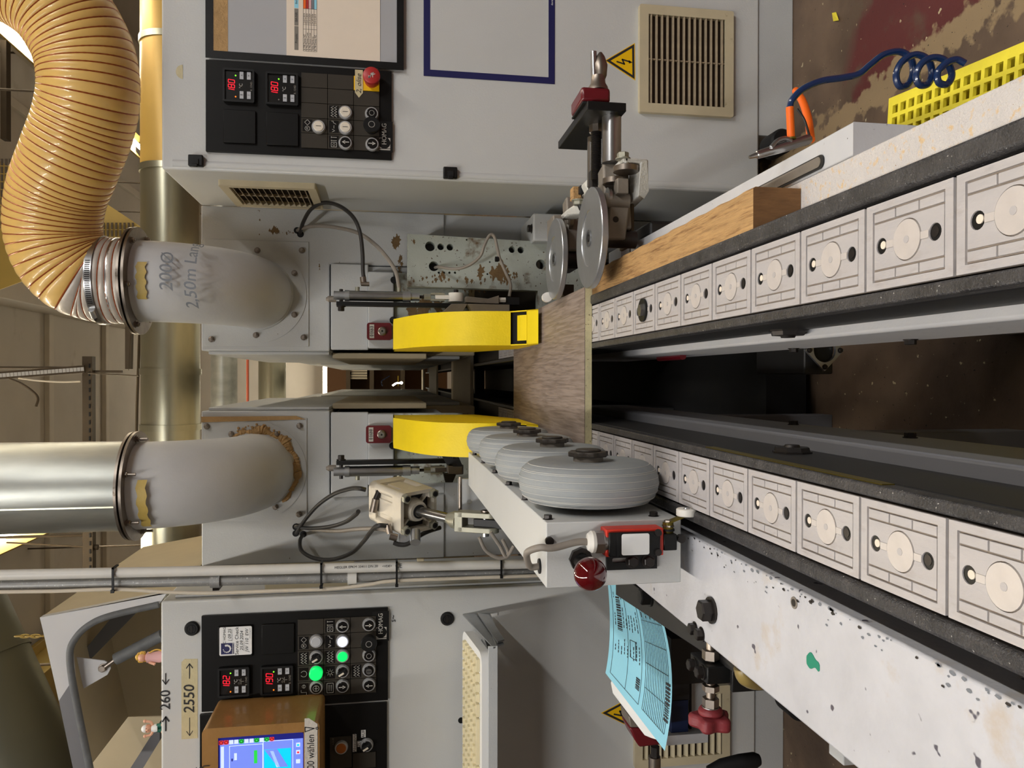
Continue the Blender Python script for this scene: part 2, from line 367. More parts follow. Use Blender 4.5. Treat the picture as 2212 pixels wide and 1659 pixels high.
def rc(x0, y0, x1, y1): return [(x0, y0), (x1, y0), (x1, y1), (x0, y1)]
def circ(x, y, r, n=24): return [(x+r*math.cos(6.28318*i/n), y+r*math.sin(6.28318*i/n)) for i in range(n)]
def rrect(x0, y0, x1, y1, r, n=5):
    out = []
    for cx, cy, a in ((x1-r, y0+r, -90), (x1-r, y1-r, 0), (x0+r, y1-r, 90), (x0+r, y0+r, 180)):
        for i in range(n+1): t = math.radians(a+90*i/n); out.append((cx+r*math.cos(t), cy+r*math.sin(t)))
    return out
def spline(P, n=12):
    P = [Vector(p) for p in P]; Q = [P[0]*2-P[1]]+P+[P[-1]*2-P[-2]]; out = []
    for i in range(1, len(Q)-2):
        for j in range(n):
            t = j/n; a, b, c, d = Q[i-1], Q[i], Q[i+1], Q[i+2]
            out.append(.5*((2*b)+(c-a)*t+(2*a-5*b+4*c-d)*t*t+(3*b-a-3*c+d)*t*t*t))
    out.append(P[-1]); return out
def resample(P, step):
    out = [P[0]]; acc = 0
    for a, b in zip(P, P[1:]):
        l = (b-a).length; t = 0
        while acc+(l-t) >= step:
            t += step-acc; acc = 0; out.append(a+(b-a)*(t/l))
        acc += l-t
    return out
# ================================================================== the room
struct('floor', MB().box((-4.5, -3, -.1), (4.5, 9, 0), 'floor'), smooth=False)
ceil = struct('ceiling', MB().box((-4.5, -3, 3.2), (4.5, 9, 3.3), 'wall'), smooth=False)
struct('wall_back', MB().box((-4.5, 9, 0), (4.5, 9.1, 3.2), 'wall'), smooth=False)
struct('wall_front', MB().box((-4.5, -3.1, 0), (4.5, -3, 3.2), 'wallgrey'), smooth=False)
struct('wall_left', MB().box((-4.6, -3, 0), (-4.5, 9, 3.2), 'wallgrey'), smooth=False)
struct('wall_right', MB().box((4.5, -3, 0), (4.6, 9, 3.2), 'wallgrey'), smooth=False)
for Y in (3.4, 4.55, 5.68, 6.74, 7.8):
    MB().box((-4.4, Y-.035, 3.165), (4.4, Y+.035, 3.2), 'batten').build('batten', ceil, .004)
for X in (-3.2, -2, -.75, 1.7, 2.9, 4):
    MB().box((X-.03, 3, 3.17), (X+.03, 8.9, 3.2), 'batten').build('batten', ceil, .004)
struct('trim_1', MB().box((.44, 2.6, 2.98), (.62, 8.95, 3.2), 'batten'), bevel=.006)
struct('trim_2', MB().box((2.5, 2.6, 2.9), (2.72, 8.95, 3.2), 'batten'), bevel=.006)
struct('trim_3', MB().box((-2.1, 2.6, 2.92), (-1.75, 8.95, 3.1), 'beamyellow').box((-2.16, 2.6, 3.1), (-1.69, 8.95, 3.13), 'beamyellow'), bevel=.004)
# ------------------------------------------------------------------ lamps
def lampfix(X, Y, label):
    t = thing('ceiling_lamp', label, 'lamp', (X, Y, 2.93), 'ceiling tube lamps')
    mb = MB()
    for k in (-1, 1): mb.prism([V(X+k*.02, Y-.72, 3.0), V(X+k*.09, Y-.72, 2.95), V(X+k*.1, Y-.72, 2.955), V(X+k*.03, Y-.72, 3.02)], (0, 1.44, 0), 'beamyellow')
    mb.box((X-.03, Y-.72, 3.0), (X+.03, Y+.72, 3.06), 'batten'); mb.build('housing', t)
    MB().cyl((X, Y-.7, 2.95), (X, Y+.7, 2.95), .018, 'tube', 12).build('tube', t)
    [MB().cyl((X, Y+q, 3.05), (X, Y+q, 3.2), .006, 'ironbrown', 6).build('hanger', t) for q in (-.4, .4)]
for X, side in ((1.94, 'right'), (-.85, 'left')):
    for i, Y in enumerate((-1.6, -.1, 1.4, 3.0, 4.6, 6.2)):
        lampfix(X, Y, 'tube lamp over the %s machine side, %s from the back of the hall' % (side, ('sixth', 'fifth', 'fourth', 'third', 'second', 'first')[i]))
t = thing('ceiling_lamp', 'bright tube lamp on the far wall seen between the two machine halves', 'lamp', (0, 8.6, 1.7))
z = A(717, 818, 8.6).z
MB().box((-.5, 8.62, z-.1), (.7, 8.7, z+.1), 'batten').build('housing', t)
MB().cyl((-.45, 8.57, z), (.6, 8.57, z), .045, 'tube', 12).build('tube', t)
area(0, 8.45, z, 1, .1, 6, (1, .9, .7)).rotation_euler = (math.pi/2, 0, 0)
# ------------------------------------------------------------------ horizontal sheet metal ducts behind the machine
def xduct(Y, ixc, r, x0, x1, joints, label, m='galvx', split=None):
    z = A(ixc, 819, Y).z; t = thing('duct', label, 'duct', (0, Y, z))
    if split:
        MB().cyl((x0, Y, z), (split, Y, z), r, m, 40).build('duct_section', t)
        MB().cyl((split, Y, z), (x1, Y, z), r, 'yellowduct', 40).build('duct_section', t, label='yellowish painted section')
    else: MB().cyl((x0, Y, z), (x1, Y, z), r, m, 40).build('duct_section', t)
    for q in (-1.1, 1.1): MB().cyl((q, Y, z+r*.9), (q, Y, 3.2), .005, 'ironbrown', 6).build('hanger', t)
    for x in joints: MB().cyl((x-.012, Y, z), (x+.012, Y, z), r*1.05, m, 40).build('joint_ring', t)
    return z
xduct(3.2, 369, .108, -2.6, 2.6, [A(365, y, 3.2).x for y in (370, 95, 803, 922, 1260)], 'long horizontal extraction duct running behind both machine halves', split=A(365, 370, 3.2).x)
xduct(4.6, 484, .072, -1.2, 1.2, [-.5, .5], 'narrow galvanised duct across the gap, topmost in the gap', 'galv')
xduct(5.4, 588, .09, -1.2, 1.2, [-.6, .6], 'shiny galvanised duct across the gap below the red pipe')
zr = A(535, 819, 5.0).z
tag(MB().cyl((-1.3, 5, zr), (1.3, 5, zr), .008, 'redpipe', 10).build('pipe'), 'thin red pipe crossing the gap behind the machines', 'pipe')
# far end of the hall
t = thing('shelf', 'dark shelf with timber at the far end of the gap', 'shelf', (0, 7.6, 0))
[MB().box((q, 7.5, 0), (q+.04, 7.9, 1.55), 'ironbrown').build('upright', t) for q in (-.7, .7)]
for ix in (752, 803, 870):
    z = A(ix, 819, 7.5).z; MB().box((-.7, 7.5, z-.02), (.7, 7.9, z+.02), 'ironbrown').build('shelf_board', t)
MB().box((-.68, 7.88, .3), (.72, 7.9, 1.5), 'shelfwood').build('back_panel', t)
for k in range(7):
    z = A(800, 819, 7.55).z
    tag(MB().box((.0+k*.024, 7.52, z+.03), (.018+k*.024, 7.7, z+.21-.015*(k % 3)), 'boardfar').build('board'), 'small pale board standing on the far shelf, %s from the left' % ('first', 'second', 'third', 'fourth', 'fifth', 'sixth', 'seventh')[k], 'board', 'boards on the far shelf')
tag(MB().tube(spline([A(826, 834, 6.4), A(824, 824, 6.4), A(832, 818, 6.4), A(842, 812, 6.4)], 6), .004, 'bluehose', 8).build('cable'), 'blue cable curving at the far end of the gap', 'cable')
tag(MB().tube([A(860, 834, 6.5), A(860, 812, 6.5)], .003, 'yellowcable', 8).build('rod'), 'thin yellow rod at the far end of the gap', 'rod')
tag(MB().tube(spline([A(848, 833, 6.6), A(856, 828, 6.6), A(866, 827, 6.6)], 6), .007, 'tube', 8).ball(A(867, 827, 6.6), .012, 'tube', 10, 6).build('work_light'), 'small glowing work light at the far end of the gap', 'lamp')
# ------------------------------------------------------------------ hanging steel above
Yh = 3.6
a0, a1 = A(192, 770, Yh), A(192, 1205, Yh)
t = thing('support_rail', 'dark slotted steel rail hanging crosswise above the machine gap', 'rail', a0)
MB().box((a1.x-.2, Yh-.02, a0.z-.02), (a0.x, Yh+.02, a0.z+.02), 'ironbrown').build('rail', t)
mb = MB()
for k in range(26): mb.box((a0.x-.05-k*.035, Yh-.0225, a0.z-.013), (a0.x-.032-k*.035, Yh-.02, a0.z-.007), 'black')
mb.build('slot_row', t)
[MB().cyl((q, Yh, a0.z), (q, Yh, 3.2), .006, 'ironbrown', 8).build('hanger', t) for q in (a0.x-.05, a1.x+.1)]
tag(MB().cyl(A(282, 715, 3.4), A(278, 800, 3.4), .001, 'ironbrown', 4).prism([A(270, 705, 3.4), A(284, 705, 3.4), A(282, 797, 3.4), A(270, 797, 3.4)], (0, .03, 0), 'ironbrown').build('flat_bar'), 'short dark flat bar hanging by the hose flange', 'bar')
t = thing('perforated_strap', 'dark perforated steel strap rising to the ceiling from the hanging rail', 'strap', A(180, 797, 3.5))
p0, p1 = A(183, 797, 3.56), A(-10, 812, 3.5); d = (p1-p0); sd = d.cross(UY).normalized()
MB().obox((p0+p1)/2, d/2, UY*.006, sd*.016, 'ironbrown').build('strap', t)
mb = MB()
for k in range(24): c = p0+d*((k+.5)/24); mb.obox(c-UY*.0065, d.normalized()*.006, UY*.001, sd*.008, 'whitepaint')
mb.build('holes', t)
tag(MB().box(A(195, 805, 3.6), A(262, 800, 3.6)+V(0, .02, 0), 'ironbrown').build('flat_bar'), 'thin dark bar running down from the hanging rail', 'bar')
tag(MB().tube(spline([A(20, 818, 3.4), A(45, 828, 3.4), A(70, 845, 3.4), A(82, 860, 3.4), A(78, 878, 3.4)], 6), .005, 'ironbrown', 6).build('cable'), 'dark loose cable end dangling under the perforated strap', 'cable')
tag(MB().tube(spline([A(40, 817, 3.4), A(80, 822, 3.4), A(130, 825, 3.4), A(174, 824, 3.4)], 6), .004, 'beigecable', 6).build('cable'), 'pale thin cable hanging beside the perforated strap', 'cable')
tag(MB().tube([A(300, 812, 3.3), A(190, 806, 3.5)], .003, 'ironbrown', 6).build('wire'), 'thin dark wire from rail to duct', 'wire')
tag(MB().tube([A(322, 1212, 3.5), A(292, 1090, 3.5), A(296, 880, 3.5), A(302, 700, 3.5)], .006, 'ironbrown', 6).build('pipe'), 'thin dark conduit running along the top of the long duct', 'pipe')
tag(MB().tube([A(15, 1172, 3.8), A(200, 1182, 3.6)], .004, 'ironbrown', 6).cyl(A(193, 1182, 3.6), A(212, 1182, 3.6), .012, 'ironbrown', 8).build('wire'), 'dark suspension wire with turnbuckle above the left machine', 'wire')
# slotted cable tray, top of the hall, behind the yellow hose
t = thing('cable_tray', 'beige perforated cable tray high up behind the yellow hose', 'tray', A(60, 420, 3.2))
c0, c1, c2, c3 = A(-5, 330, 3.1), A(50, 340, 3.5), A(330, 640, 5.2), A(-5, 640, 3.6)
tr = MB(); tr.prism([A(-40, 325, 3.1), A(46, 375, 3.3), A(68, 600, 3.6), A(-40, 640, 3.5)], (0, .02, .01), 'beamyellow'); tr.build('tray', t)
mb = MB()
for i in range(5):
    for j in range(9):
        c = A(4+i*9, 350+j*17, 3.05); mb.box(c-V(.012, .002, .004), c+V(.012, .002, .004), 'ironbrown')
mb.build('slots', t)
q_ = A(20, 450, 3.35); MB().cyl(q_, (q_.x, q_.y, 3.2), .005, 'ironbrown', 6).build('hanger', t)
t = thing('cable_tray', 'narrow perforated tray end between hose and flange', 'tray', A(240, 480, 3.6))
MB().prism([A(215, 430, 3.6), A(305, 490, 3.6), A(305, 530, 3.6), A(215, 530, 3.6)], (0, .02, 0), 'beamyellow').build('tray', t)
mb = MB()
for i in range(8):
    for j in range(2): c = A(224+i*9, 488+j*16, 3.59); mb.box(c-V(.014, .002, .004), c+V(.014, .002, .004), 'ironbrown')
mb.build('slots', t)
q_ = A(230, 470, 3.61); MB().cyl(q_, (q_.x, q_.y, 3.2), .005, 'ironbrown', 6).build('hanger', t)
for ix, iy in ((28, 440),):
    tag(MB().box(A(0, 86, 4.5), A(14, 300, 4.5)+V(0, .05, 0), 'ironbrown').build('crossbar'), 'dark crossbar high on the right behind the yellow hose', 'bar')
# ================================================================== machine bodies
YR, YL, YM = 1.607, 1.639, 1.93
XR, XL = .414, -.449
ZT = 1.34
def grille(parent, fr, x0, y0, x1, y1, n, along='x', bw=.018, name='vent_grille', depth=.012):
    """louvre set in a frame: slats are sub-parts"""
    g = MB().plate(fr, [rrect(x0, y0, x1, y1, .004), rc(x0+bw, y0+bw, x1-bw, y1-bw)], 0, depth, 'grille').build(name, parent, .0008)
    MB().slab(fr, x0+bw*.8, y0+bw*.8, x1-bw*.8, y1-bw*.8, .0005, .0015, 'grilledark').build('backing', g)
    for i in range(n):
        q = (i+.5)/n; mb = MB()
        yy = y0+bw+(y1-y0-2*bw)*q; hh = (y1-y0-2*bw)/n
        mb.prism([fr(x0+bw, yy-hh*.10, depth*.95), fr(x0+bw, yy+hh*.02, depth*.95), fr(x0+bw, yy+hh*.46, depth*.15), fr(x0+bw, yy+hh*.34, depth*.15)], fr(x1-bw, 0, 0)-fr(x0+bw, 0, 0), 'slat' if along == 'x' else 'grille')
        mb.build('slat', g)
    xm = (x0+x1)/2
    MB().slab(fr, xm-.0012, y0+bw, xm+.0012, y1-bw, depth*.3, depth*.8, 'slat').build('centre_web', g)
    return g
# ---- right electrical cabinet
rcab = thing('control_cabinet', 'tall light grey control cabinet on the right with black operator panel', 'cabinet', (.8, YR+.15, 0))
zb = A(1640, 100, YR).z; zp0 = .0
MB().box((XR, YR, zb), (1.5, YM, ZT), 'cab').build('body', rcab, .004)
MB().box((A(1680, 293, YR).x, YR+.004, 0), (1.5, YM, zb-.001), 'mach').build('plinth', rcab, .002)
MB().cyl((XR+.012, YR+.008, zb+.02), (XR+.012, YR+.008, ZT-.02), .011, 'cab', 12).build('edge_strip', rcab)
fr = frY(YR)
for a, b in (((409, 361), (441, 338)), ((957, 387), (987, 364))):
    p, q = A(*a, YR), A(*b, YR)
    l = MB().slab(fr, p.x, q.z, q.x, p.z, 0, .012, 'black').build('latch', rcab, .002)
    MB().slab(fr, p.x+.003, q.z+.008, q.x-.009, p.z-.008, .012, .014, 'rubber').build('latch_slot', l)
    MB().slab(fr, p.x-.003, q.z+.009, p.x+.003, p.z-.009, .012, .018, 'black').build('latch_tongue', l, .001)
frs = frX(XR)
p, q = Cx(490, 385, XR), Cx(700, 445, XR)
grille(rcab, frs, p.y+.012, q.z, q.y-.02, p.z+.02, 13)
# vent on the front, lower
p, q = A(1378, 245, YR), A(1580, 30, YR)
g = grille(rcab, fr, p.x, q.z, q.x, p.z, 1, bw=.02)
for o in [c for c in g.children if c.name.startswith('slat')]: bpy.data.objects.remove(o)
for k in range(14):
    z = q.z+.02+(p.z-q.z-.04)*(k+.5)/14
    MB().prism([fr(p.x+.02, z-.0016, .012), fr(p.x+.02, z-.0006, .0122), fr(p.x+.02, z+.0022, .006), fr(p.x+.02, z+.0012, .006)], (q.x-p.x-.04, 0, 0), 'slat').build('slat', g)
# ---- left electrical cabinet
lcab = thing('control_cabinet', 'light grey control cabinet on the left carrying panel, monitor and keyboard shelf', 'cabinet', (-.8, YL+.15, 0))
zb2 = A(1632, 1600, YL).z
MB().box((-1.5, YL, zb2), (XL, YM, ZT+.012), 'cab').build('body', lcab, .004)
MB().box((-1.5, YL+.004, 0), (A(1680, 1550, YL).x+.26, YM, zb2-.001), 'mach').build('plinth', lcab, .002)
MB().box((XL-.0005, YL+.02, .2), (XL+.006, YL+.034, ZT-.01), 'mach').build('edge_strip', lcab, .002)
frl = frY(YL)
def lock(ix, iy):
    p = A(ix, iy, YL); l = MB().lathe(p, -UY, [(0, .0145), (.003, .0145), (.006, .012)], 'rubber', 28).build('lock', lcab)
    MB().ring(frY(YL-.006), p.x, p.z, .0085, .0016, 'black', .0003).ring(frY(YL-.006), p.x, p.z, .0045, .001, 'boltdark', .0004).slab(frY(YL-.006), p.x-.007, p.z-.001, p.x+.007, p.z+.001, 0, .0008, 'boltdark').build('lock_core', l)
lock(415, 1357); lock(966, 1336)
tag(MB().disc(frl, A(996, 1556, YL).x, A(996, 1556, YL).z, .0065, 0, .0004, 'black').build('screw_hole', lcab), None, None)
# side vent of the left cabinet, mostly behind the conduits
fx = frX(XL, 1); p, q = Cx(497, 1213, XL), Cx(690, 1268, XL)
grille(lcab, fx, 1.70, .98, 1.88, 1.16, 10)
# ---- machine front bodies (edge processing unit housings)
def housing(sgn):
    xi = .0675 if sgn > 0 else -.077           # edge facing the gap
    xo = XR if sgn > 0 else XL
    s = 'right' if sgn > 0 else 'left'
    t = thing('machine_housing', 'grey painted sheet steel housing of the %s machine half' % s, 'machine', ((xi+xo)/2, 2.4, 0))
    z712 = A(712, 800, YM).z
    x0, x1 = sorted((xi, xo))
    xq = A(760, 572 if sgn > 0 else 1072, YM).x
    MB().prism([V(xi, YM, z712), V(xq, YM, z712), V(xq, YM, .76), V(xo, YM, .76), V(xo, YM, ZT), V(xi, YM, ZT)], (0, .37, 0), 'mach').build('upper_cover', t, .003)
    MB().box((min(xi+sgn*.012, xq-sgn*.002), YM+.006, .76), (max(xi+sgn*.012, xq-sgn*.002), 2.3, z712-.002), 'mach').build('rear_sheet', t, .001)
    # thin door lip towards the gap
    MB().box((xi-sgn*.008, YM+.02, z712+.002), (xi, 2.9, ZT-.012), 'mach').build('gap_door', t, .002)
    MB().box((xi-sgn*.014, YM+.1, .80), (xi, 2.9, z712+.0), 'hoodtan').build('gap_door', t, .002)
    # mid cover, with its screwed service plate
    xa = A(760, 572 if sgn > 0 else 1072, YM).x
    a, b = sorted((xi+sgn*.004, xa))
    zm = A(715, 700, YM-.012).z
    MB().box((a, YM-.014, A(796, 700, YM).z), (b, YM+.006, zm), 'mach').build('middle_cover', t, .0025)
    xb = A(820, 590 if sgn > 0 else 1045, YM).x
    a, b = sorted((xi+sgn*.008, xb))
    MB().box((a, YM-.026, A(851, 700, YM-.02).z), (b, YM+.006, A(795, 700, YM-.02).z), 'mach').build('service_plate', t, .003)
    MB().box((a, YM-.01, .70), (b, YM+.01, A(852, 700, YM-.02).z), 'dirtyplate').build('stained_plate', t, .001)
    # bodies continuing down the line
    n = (2.32, 3.4, 4.5); 
    for k, y in enumerate(n):
        xs = xi-sgn*(0.0 if k else 0)
        a, b = sorted((xs+sgn*.004, xo+sgn*.15))
        MB().box((a, y, .64), (b, y+(1.02 if k < 2 else 1.7), ZT-.03*k-.02), 'hoodtan' if k == 0 else 'mach').build('rear_module', t, .004)
        MB().box((xs-sgn*.006, y+.06, .68), (xs+sgn*.004, y+.9, ZT-.12-.03*k), 'mach').build('gap_door', t, .002)
    # machine bed below, dark
    a, b = sorted((xi+sgn*.0, xo+sgn*.1))
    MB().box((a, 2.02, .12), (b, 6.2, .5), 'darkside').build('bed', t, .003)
    return t
hr = housing(1); hl = housing(-1)
# wide body behind the right front, down to the floor, and lower sheet on the left
MB().box((A(700, 440, YM).x-.115, YM+.008, .1), (XR, 2.0, .9), 'mach').build('lower_sheet', hr, .002)
MB().box((XL, YM+.008, .1), (A(800, 1060, YM).x+.02, 2.0, .9), 'mach').build('lower_sheet', hl, .002)
# thick drilled bearing plate on the right (boss holes, flaking paint)
YB = 1.80; fb = frY(YB)
def hp(ix, iy, r): p = A(ix, iy, YB); return circ(p.x, p.z, r*.00105, 20)
o = [A(880, 618, YB), A(880, 505, YB), A(1270, 528, YB), A(1330, 690, YB), A(1162, 690, YB), A(1162, 628, YB)]
loops = [[(p.x, p.z) for p in o]]
holes = [(929, 532, 11), (952, 533, 7.5), (972, 534, 7.5), (937, 575, 11), (1106, 539, 7.5), (1125, 540, 7.5), (1168, 571, 11), (948, 589, 2.6), (959, 589, 2.6), (971, 589, 2.6), (983, 589, 2.6), (1053, 592, 2.2), (1064, 592, 2.2), (1076, 593, 2.2), (1087, 593, 2.2), (1099, 594, 2.2), (1008, 518, 2), (1058, 566, 2)]
loops += [hp(*h) for h in holes]
def patches(par, fr, lst, m='rust', nm='rust_patch'):
    mb = MB()
    for cx, cz, w_, h_, n_ in lst:
        for k in range(n_):
            x, z = cx+random.gauss(0, w_*.4), cz+random.gauss(0, h_*.35); s_ = random.uniform(.12, .42)*min(w_, h_)
            ph = random.random()*6; mb.poly([fr(x+s_*1.5*math.cos(a_)*(1+.4*math.sin(3*a_+ph)+.2*math.sin(7*a_)), z+s_*math.sin(a_)*(1+.35*math.sin(5*a_+ph)), .0002+.00003*k) for a_ in [6.2832*q/26 for q in range(26)]], m)
    o_ = mb.build(nm, par, smooth=False); o_['kind'] = 'stuff'
bp = thing('bearing_plate', 'thick pale steel plate with drilled holes and flaking paint beside the right yellow guard', 'plate', A(1150, 560, YB))
MB().plate(fb, loops, -.03, 0, 'dirtyplate').build('plate', bp, .0008)
lst = []
for ix, iy, w_, h_, n_ in ((1078, 590, 22, 50, 16), (920, 604, 8, 40, 12), (955, 600, 10, 30, 10), (1050, 606, 8, 80, 14), (895, 520, 10, 8, 5), (1110, 598, 6, 20, 6)):
    p = A(ix, iy, YB); lst.append((p.x, p.z, w_*.00105, h_*.00105, n_))
random.seed(5); patches(bp, frY(YB), lst)
lst = []
for ix, iy, w_, h_, n_ in ((592, 497, 22, 9, 12), (624, 502, 20, 4, 10), (560, 452, 4, 60, 12), (690, 576, 3, 22, 8), (855, 520, 14, 16, 9), (868, 560, 10, 30, 9)):
    p = A(ix, iy, YM); lst.append((p.x, p.z, h_*.00115, w_*.00115, n_))
patches(hr, frY(YM), lst, 'rust', 'glue_residue')
lst = []
for ix, iy, w_, h_, n_ in ((930, 660, 20, 60, 26), (900, 680, 20, 40, 16), (1010, 626, 6, 60, 16)):
    p = A(ix, iy, YM-.01); lst.append((p.x, p.z, w_*.00115, h_*.00115, n_))
patches(hr, frY(YM-.0102), lst)
pp = A(1100, 560, YM)
MB().box((A(1000, 612, YB).x, YB+.03, A(1165, 560, YB).z), (A(900, 512, YB).x, YM, A(882, 560, YB).z), 'darkside').build('backing_block', bp)
# embossed casting number block
p, q = A(1152, 520, 1.76), A(1235, 463, 1.76)
cb = thing('casting_block', 'grey cast block with embossed digits and two dark bolts right of the drilled plate', 'casting', (p.x, 1.78, q.z))
MB().box((p.x+.0, 1.76, q.z-.15), (q.x, YM, p.z), 'mach').build('block', cb, .004)
MB().text(frY(1.76), '020 04 0690 AP', A(1190, 530, 1.76).x, A(1190, 530, 1.76).z, .016, 'printdim', .0006).build('embossed_digits', cb)
for ix, iy in ((1150, 494), (1162, 480)): MB().hexa(A(ix, iy, 1.78), UZ, .009, .012, 'boltdark').build('bolt', cb)
# ================================================================== operator panels
SEG = {'0': 'abcdef', '1': 'bc', '2': 'abged', '3': 'abgcd', '8': 'abcdefg', '9': 'abcdfg'}
def seven(mb, fr, s, x, y, hgt, m='led', h=.001):
    w = hgt*.5; sh = .12; pos = {'a': ((0, 1), (1, 1)), 'b': ((1, 1), (1, .5)), 'c': ((1, .5), (1, 0)), 'd': ((0, 0), (1, 0)), 'e': ((0, .5), (0, 0)), 'f': ((0, 1), (0, .5)), 'g': ((0, .5), (1, .5))}
    for i, ch in enumerate(s):
        for sg in SEG[ch]:
            (u0, v0), (u1, v1) = pos[sg]; g = .1
            du, dv = (u1-u0)*g, (v1-v0)*g
            P = [((u0+du)*w+(v0+dv)*hgt*sh, (v0+dv)*hgt), ((u1-du)*w+(v1-dv)*hgt*sh, (v1-dv)*hgt)]
            mb.line(fr, [(x+i*hgt*.78+a, y+b) for a, b in P], hgt*.11, m, h)
def homag(par, fr, x, y, sc=1):       # emblem and lettering, x,y = lower left of emblem
    mb = MB(); s = .026*sc
    mb.slab(fr, x-.004, y-.005, x+.064*sc, y+.032*sc, 0, .0004, 'black')
    mb.rect(fr, x, y, x+s*1.05, y+s, 'print', .0006)
    mb.disc(fr, x+s*.62, y+s*.5, s*.5, .0006, .0008, 'black')
    mb.rect(fr, x+s*.5, y+s*.3, x+s*1.2, y+s*.7, 'black', .00085)
    mb.rect(fr, x+s*.1, y, x+s*.15, y+s, 'black', .00085)
    mb.text(fr, 'HOMAG', x+s*.45, y+s*.5, .0145*sc, 'print', .001, 'LEFT', sx=.88)
    mb.text(fr, 'HOMAG', x+s*.45+.0003, y+s*.5, .0145*sc, 'print', .0011, 'LEFT', sx=.88)
    mb.build('brand_plate', par)
def controller(par, Y, c0, c1, val, label, amber=True, sym=False):
    fr = frY(Y); p, q = A(*c0, Y), A(*c1, Y); x0, x1, z0, z1 = p.x, q.x, q.z, p.z; W = x1-x0; H_ = z1-z0
    b = MB().plate(fr, [rrect(x0, z0, x1, z1, .003), rc(x0+.004, z0+.004, x1-.004, z1-.004)], 0, .010, 'black').build('temperature_controller', par, .0008, label=label)
    f = MB().slab(fr, x0+.003, z0+.003, x1-.003, z1-.003, 0, .006, 'ledoff').build('face', b)
    ff = frY(Y-.006); mb = MB(); X = lambda u: x0+W*u; Z = lambda v: z0+H_*v
    seven(mb, ff, val, X(.28), Z(.63), H_*.2)
    mb.disc(ff, X(.17), Z(.60), .0014, 0, .0008, 'ledamber' if amber else 'printdim'); mb.disc(ff, X(.80), Z(.60), .0014, 0, .0008, 'ledgreen')
    mb.build('led_digits', b)
    mb = MB()
    for u, v in ((.12, .35), (.70, .35), (.12, .12), (.70, .12)):
        mb.slab(ff, X(u), Z(v), X(u+.22), Z(v+.12), 0, .0012, 'btngrey')
    mb.build('soft_keys', b)
    mb = MB(); fk = frY(Y-.0073)
    mb.text(fk, 'II', X(.23), Z(.41), .006, 'ink'); mb.text(fk, 'I', X(.23), Z(.18), .006, 'ink')
    for v, sg in ((.41, 1), (.18, -1)): mb.poly([fk(X(.78), Z(v)-sg*.0015, .0004), fk(X(.84), Z(v)-sg*.0015, .0004), fk(X(.81), Z(v)+sg*.0017, .0004)][::sg], 'inkgrey')
    mb.text(ff, '\u00b0C', X(.5), Z(.43), .009, 'print'); mb.text(ff, 'R 1040', X(.5), Z(.10), .0062, 'printdim')
    if sym: mb.rect(ff, X(.40), Z(.26), X(.6), Z(.275), 'printdim').rect(ff, X(.49), Z(.18), X(.51), Z(.27), 'printdim').ring(ff, X(.44), Z(.33), .0018, .0006, 'printdim', n=8).line(ff, [(X(.5), Z(.30)), (X(.56), Z(.30)), (X(.56), Z(.36))], .001, 'printdim')
    mb.build('lettering', b)
def blank(par, Y, c0, c1):
    p, q = A(*c0, Y), A(*c1, Y); MB().slab(frY(Y), p.x, q.z, q.x, p.z, 0, .005, 'panelblack').build('blank_cover', par, .001)
def arrow(mb, fr, x, y, L_, up=1, m='printdim', h=.001):
    mb.line(fr, [(x, y-up*L_/2), (x, y+up*L_*.15)], L_*.13, m, h)
    q = [fr(x-L_*.27, y+up*L_*.02, h), fr(x+L_*.27, y+up*L_*.02, h), fr(x, y+up*L_/2, h)]
    mb.poly(q if up > 0 else q[::-1], m)
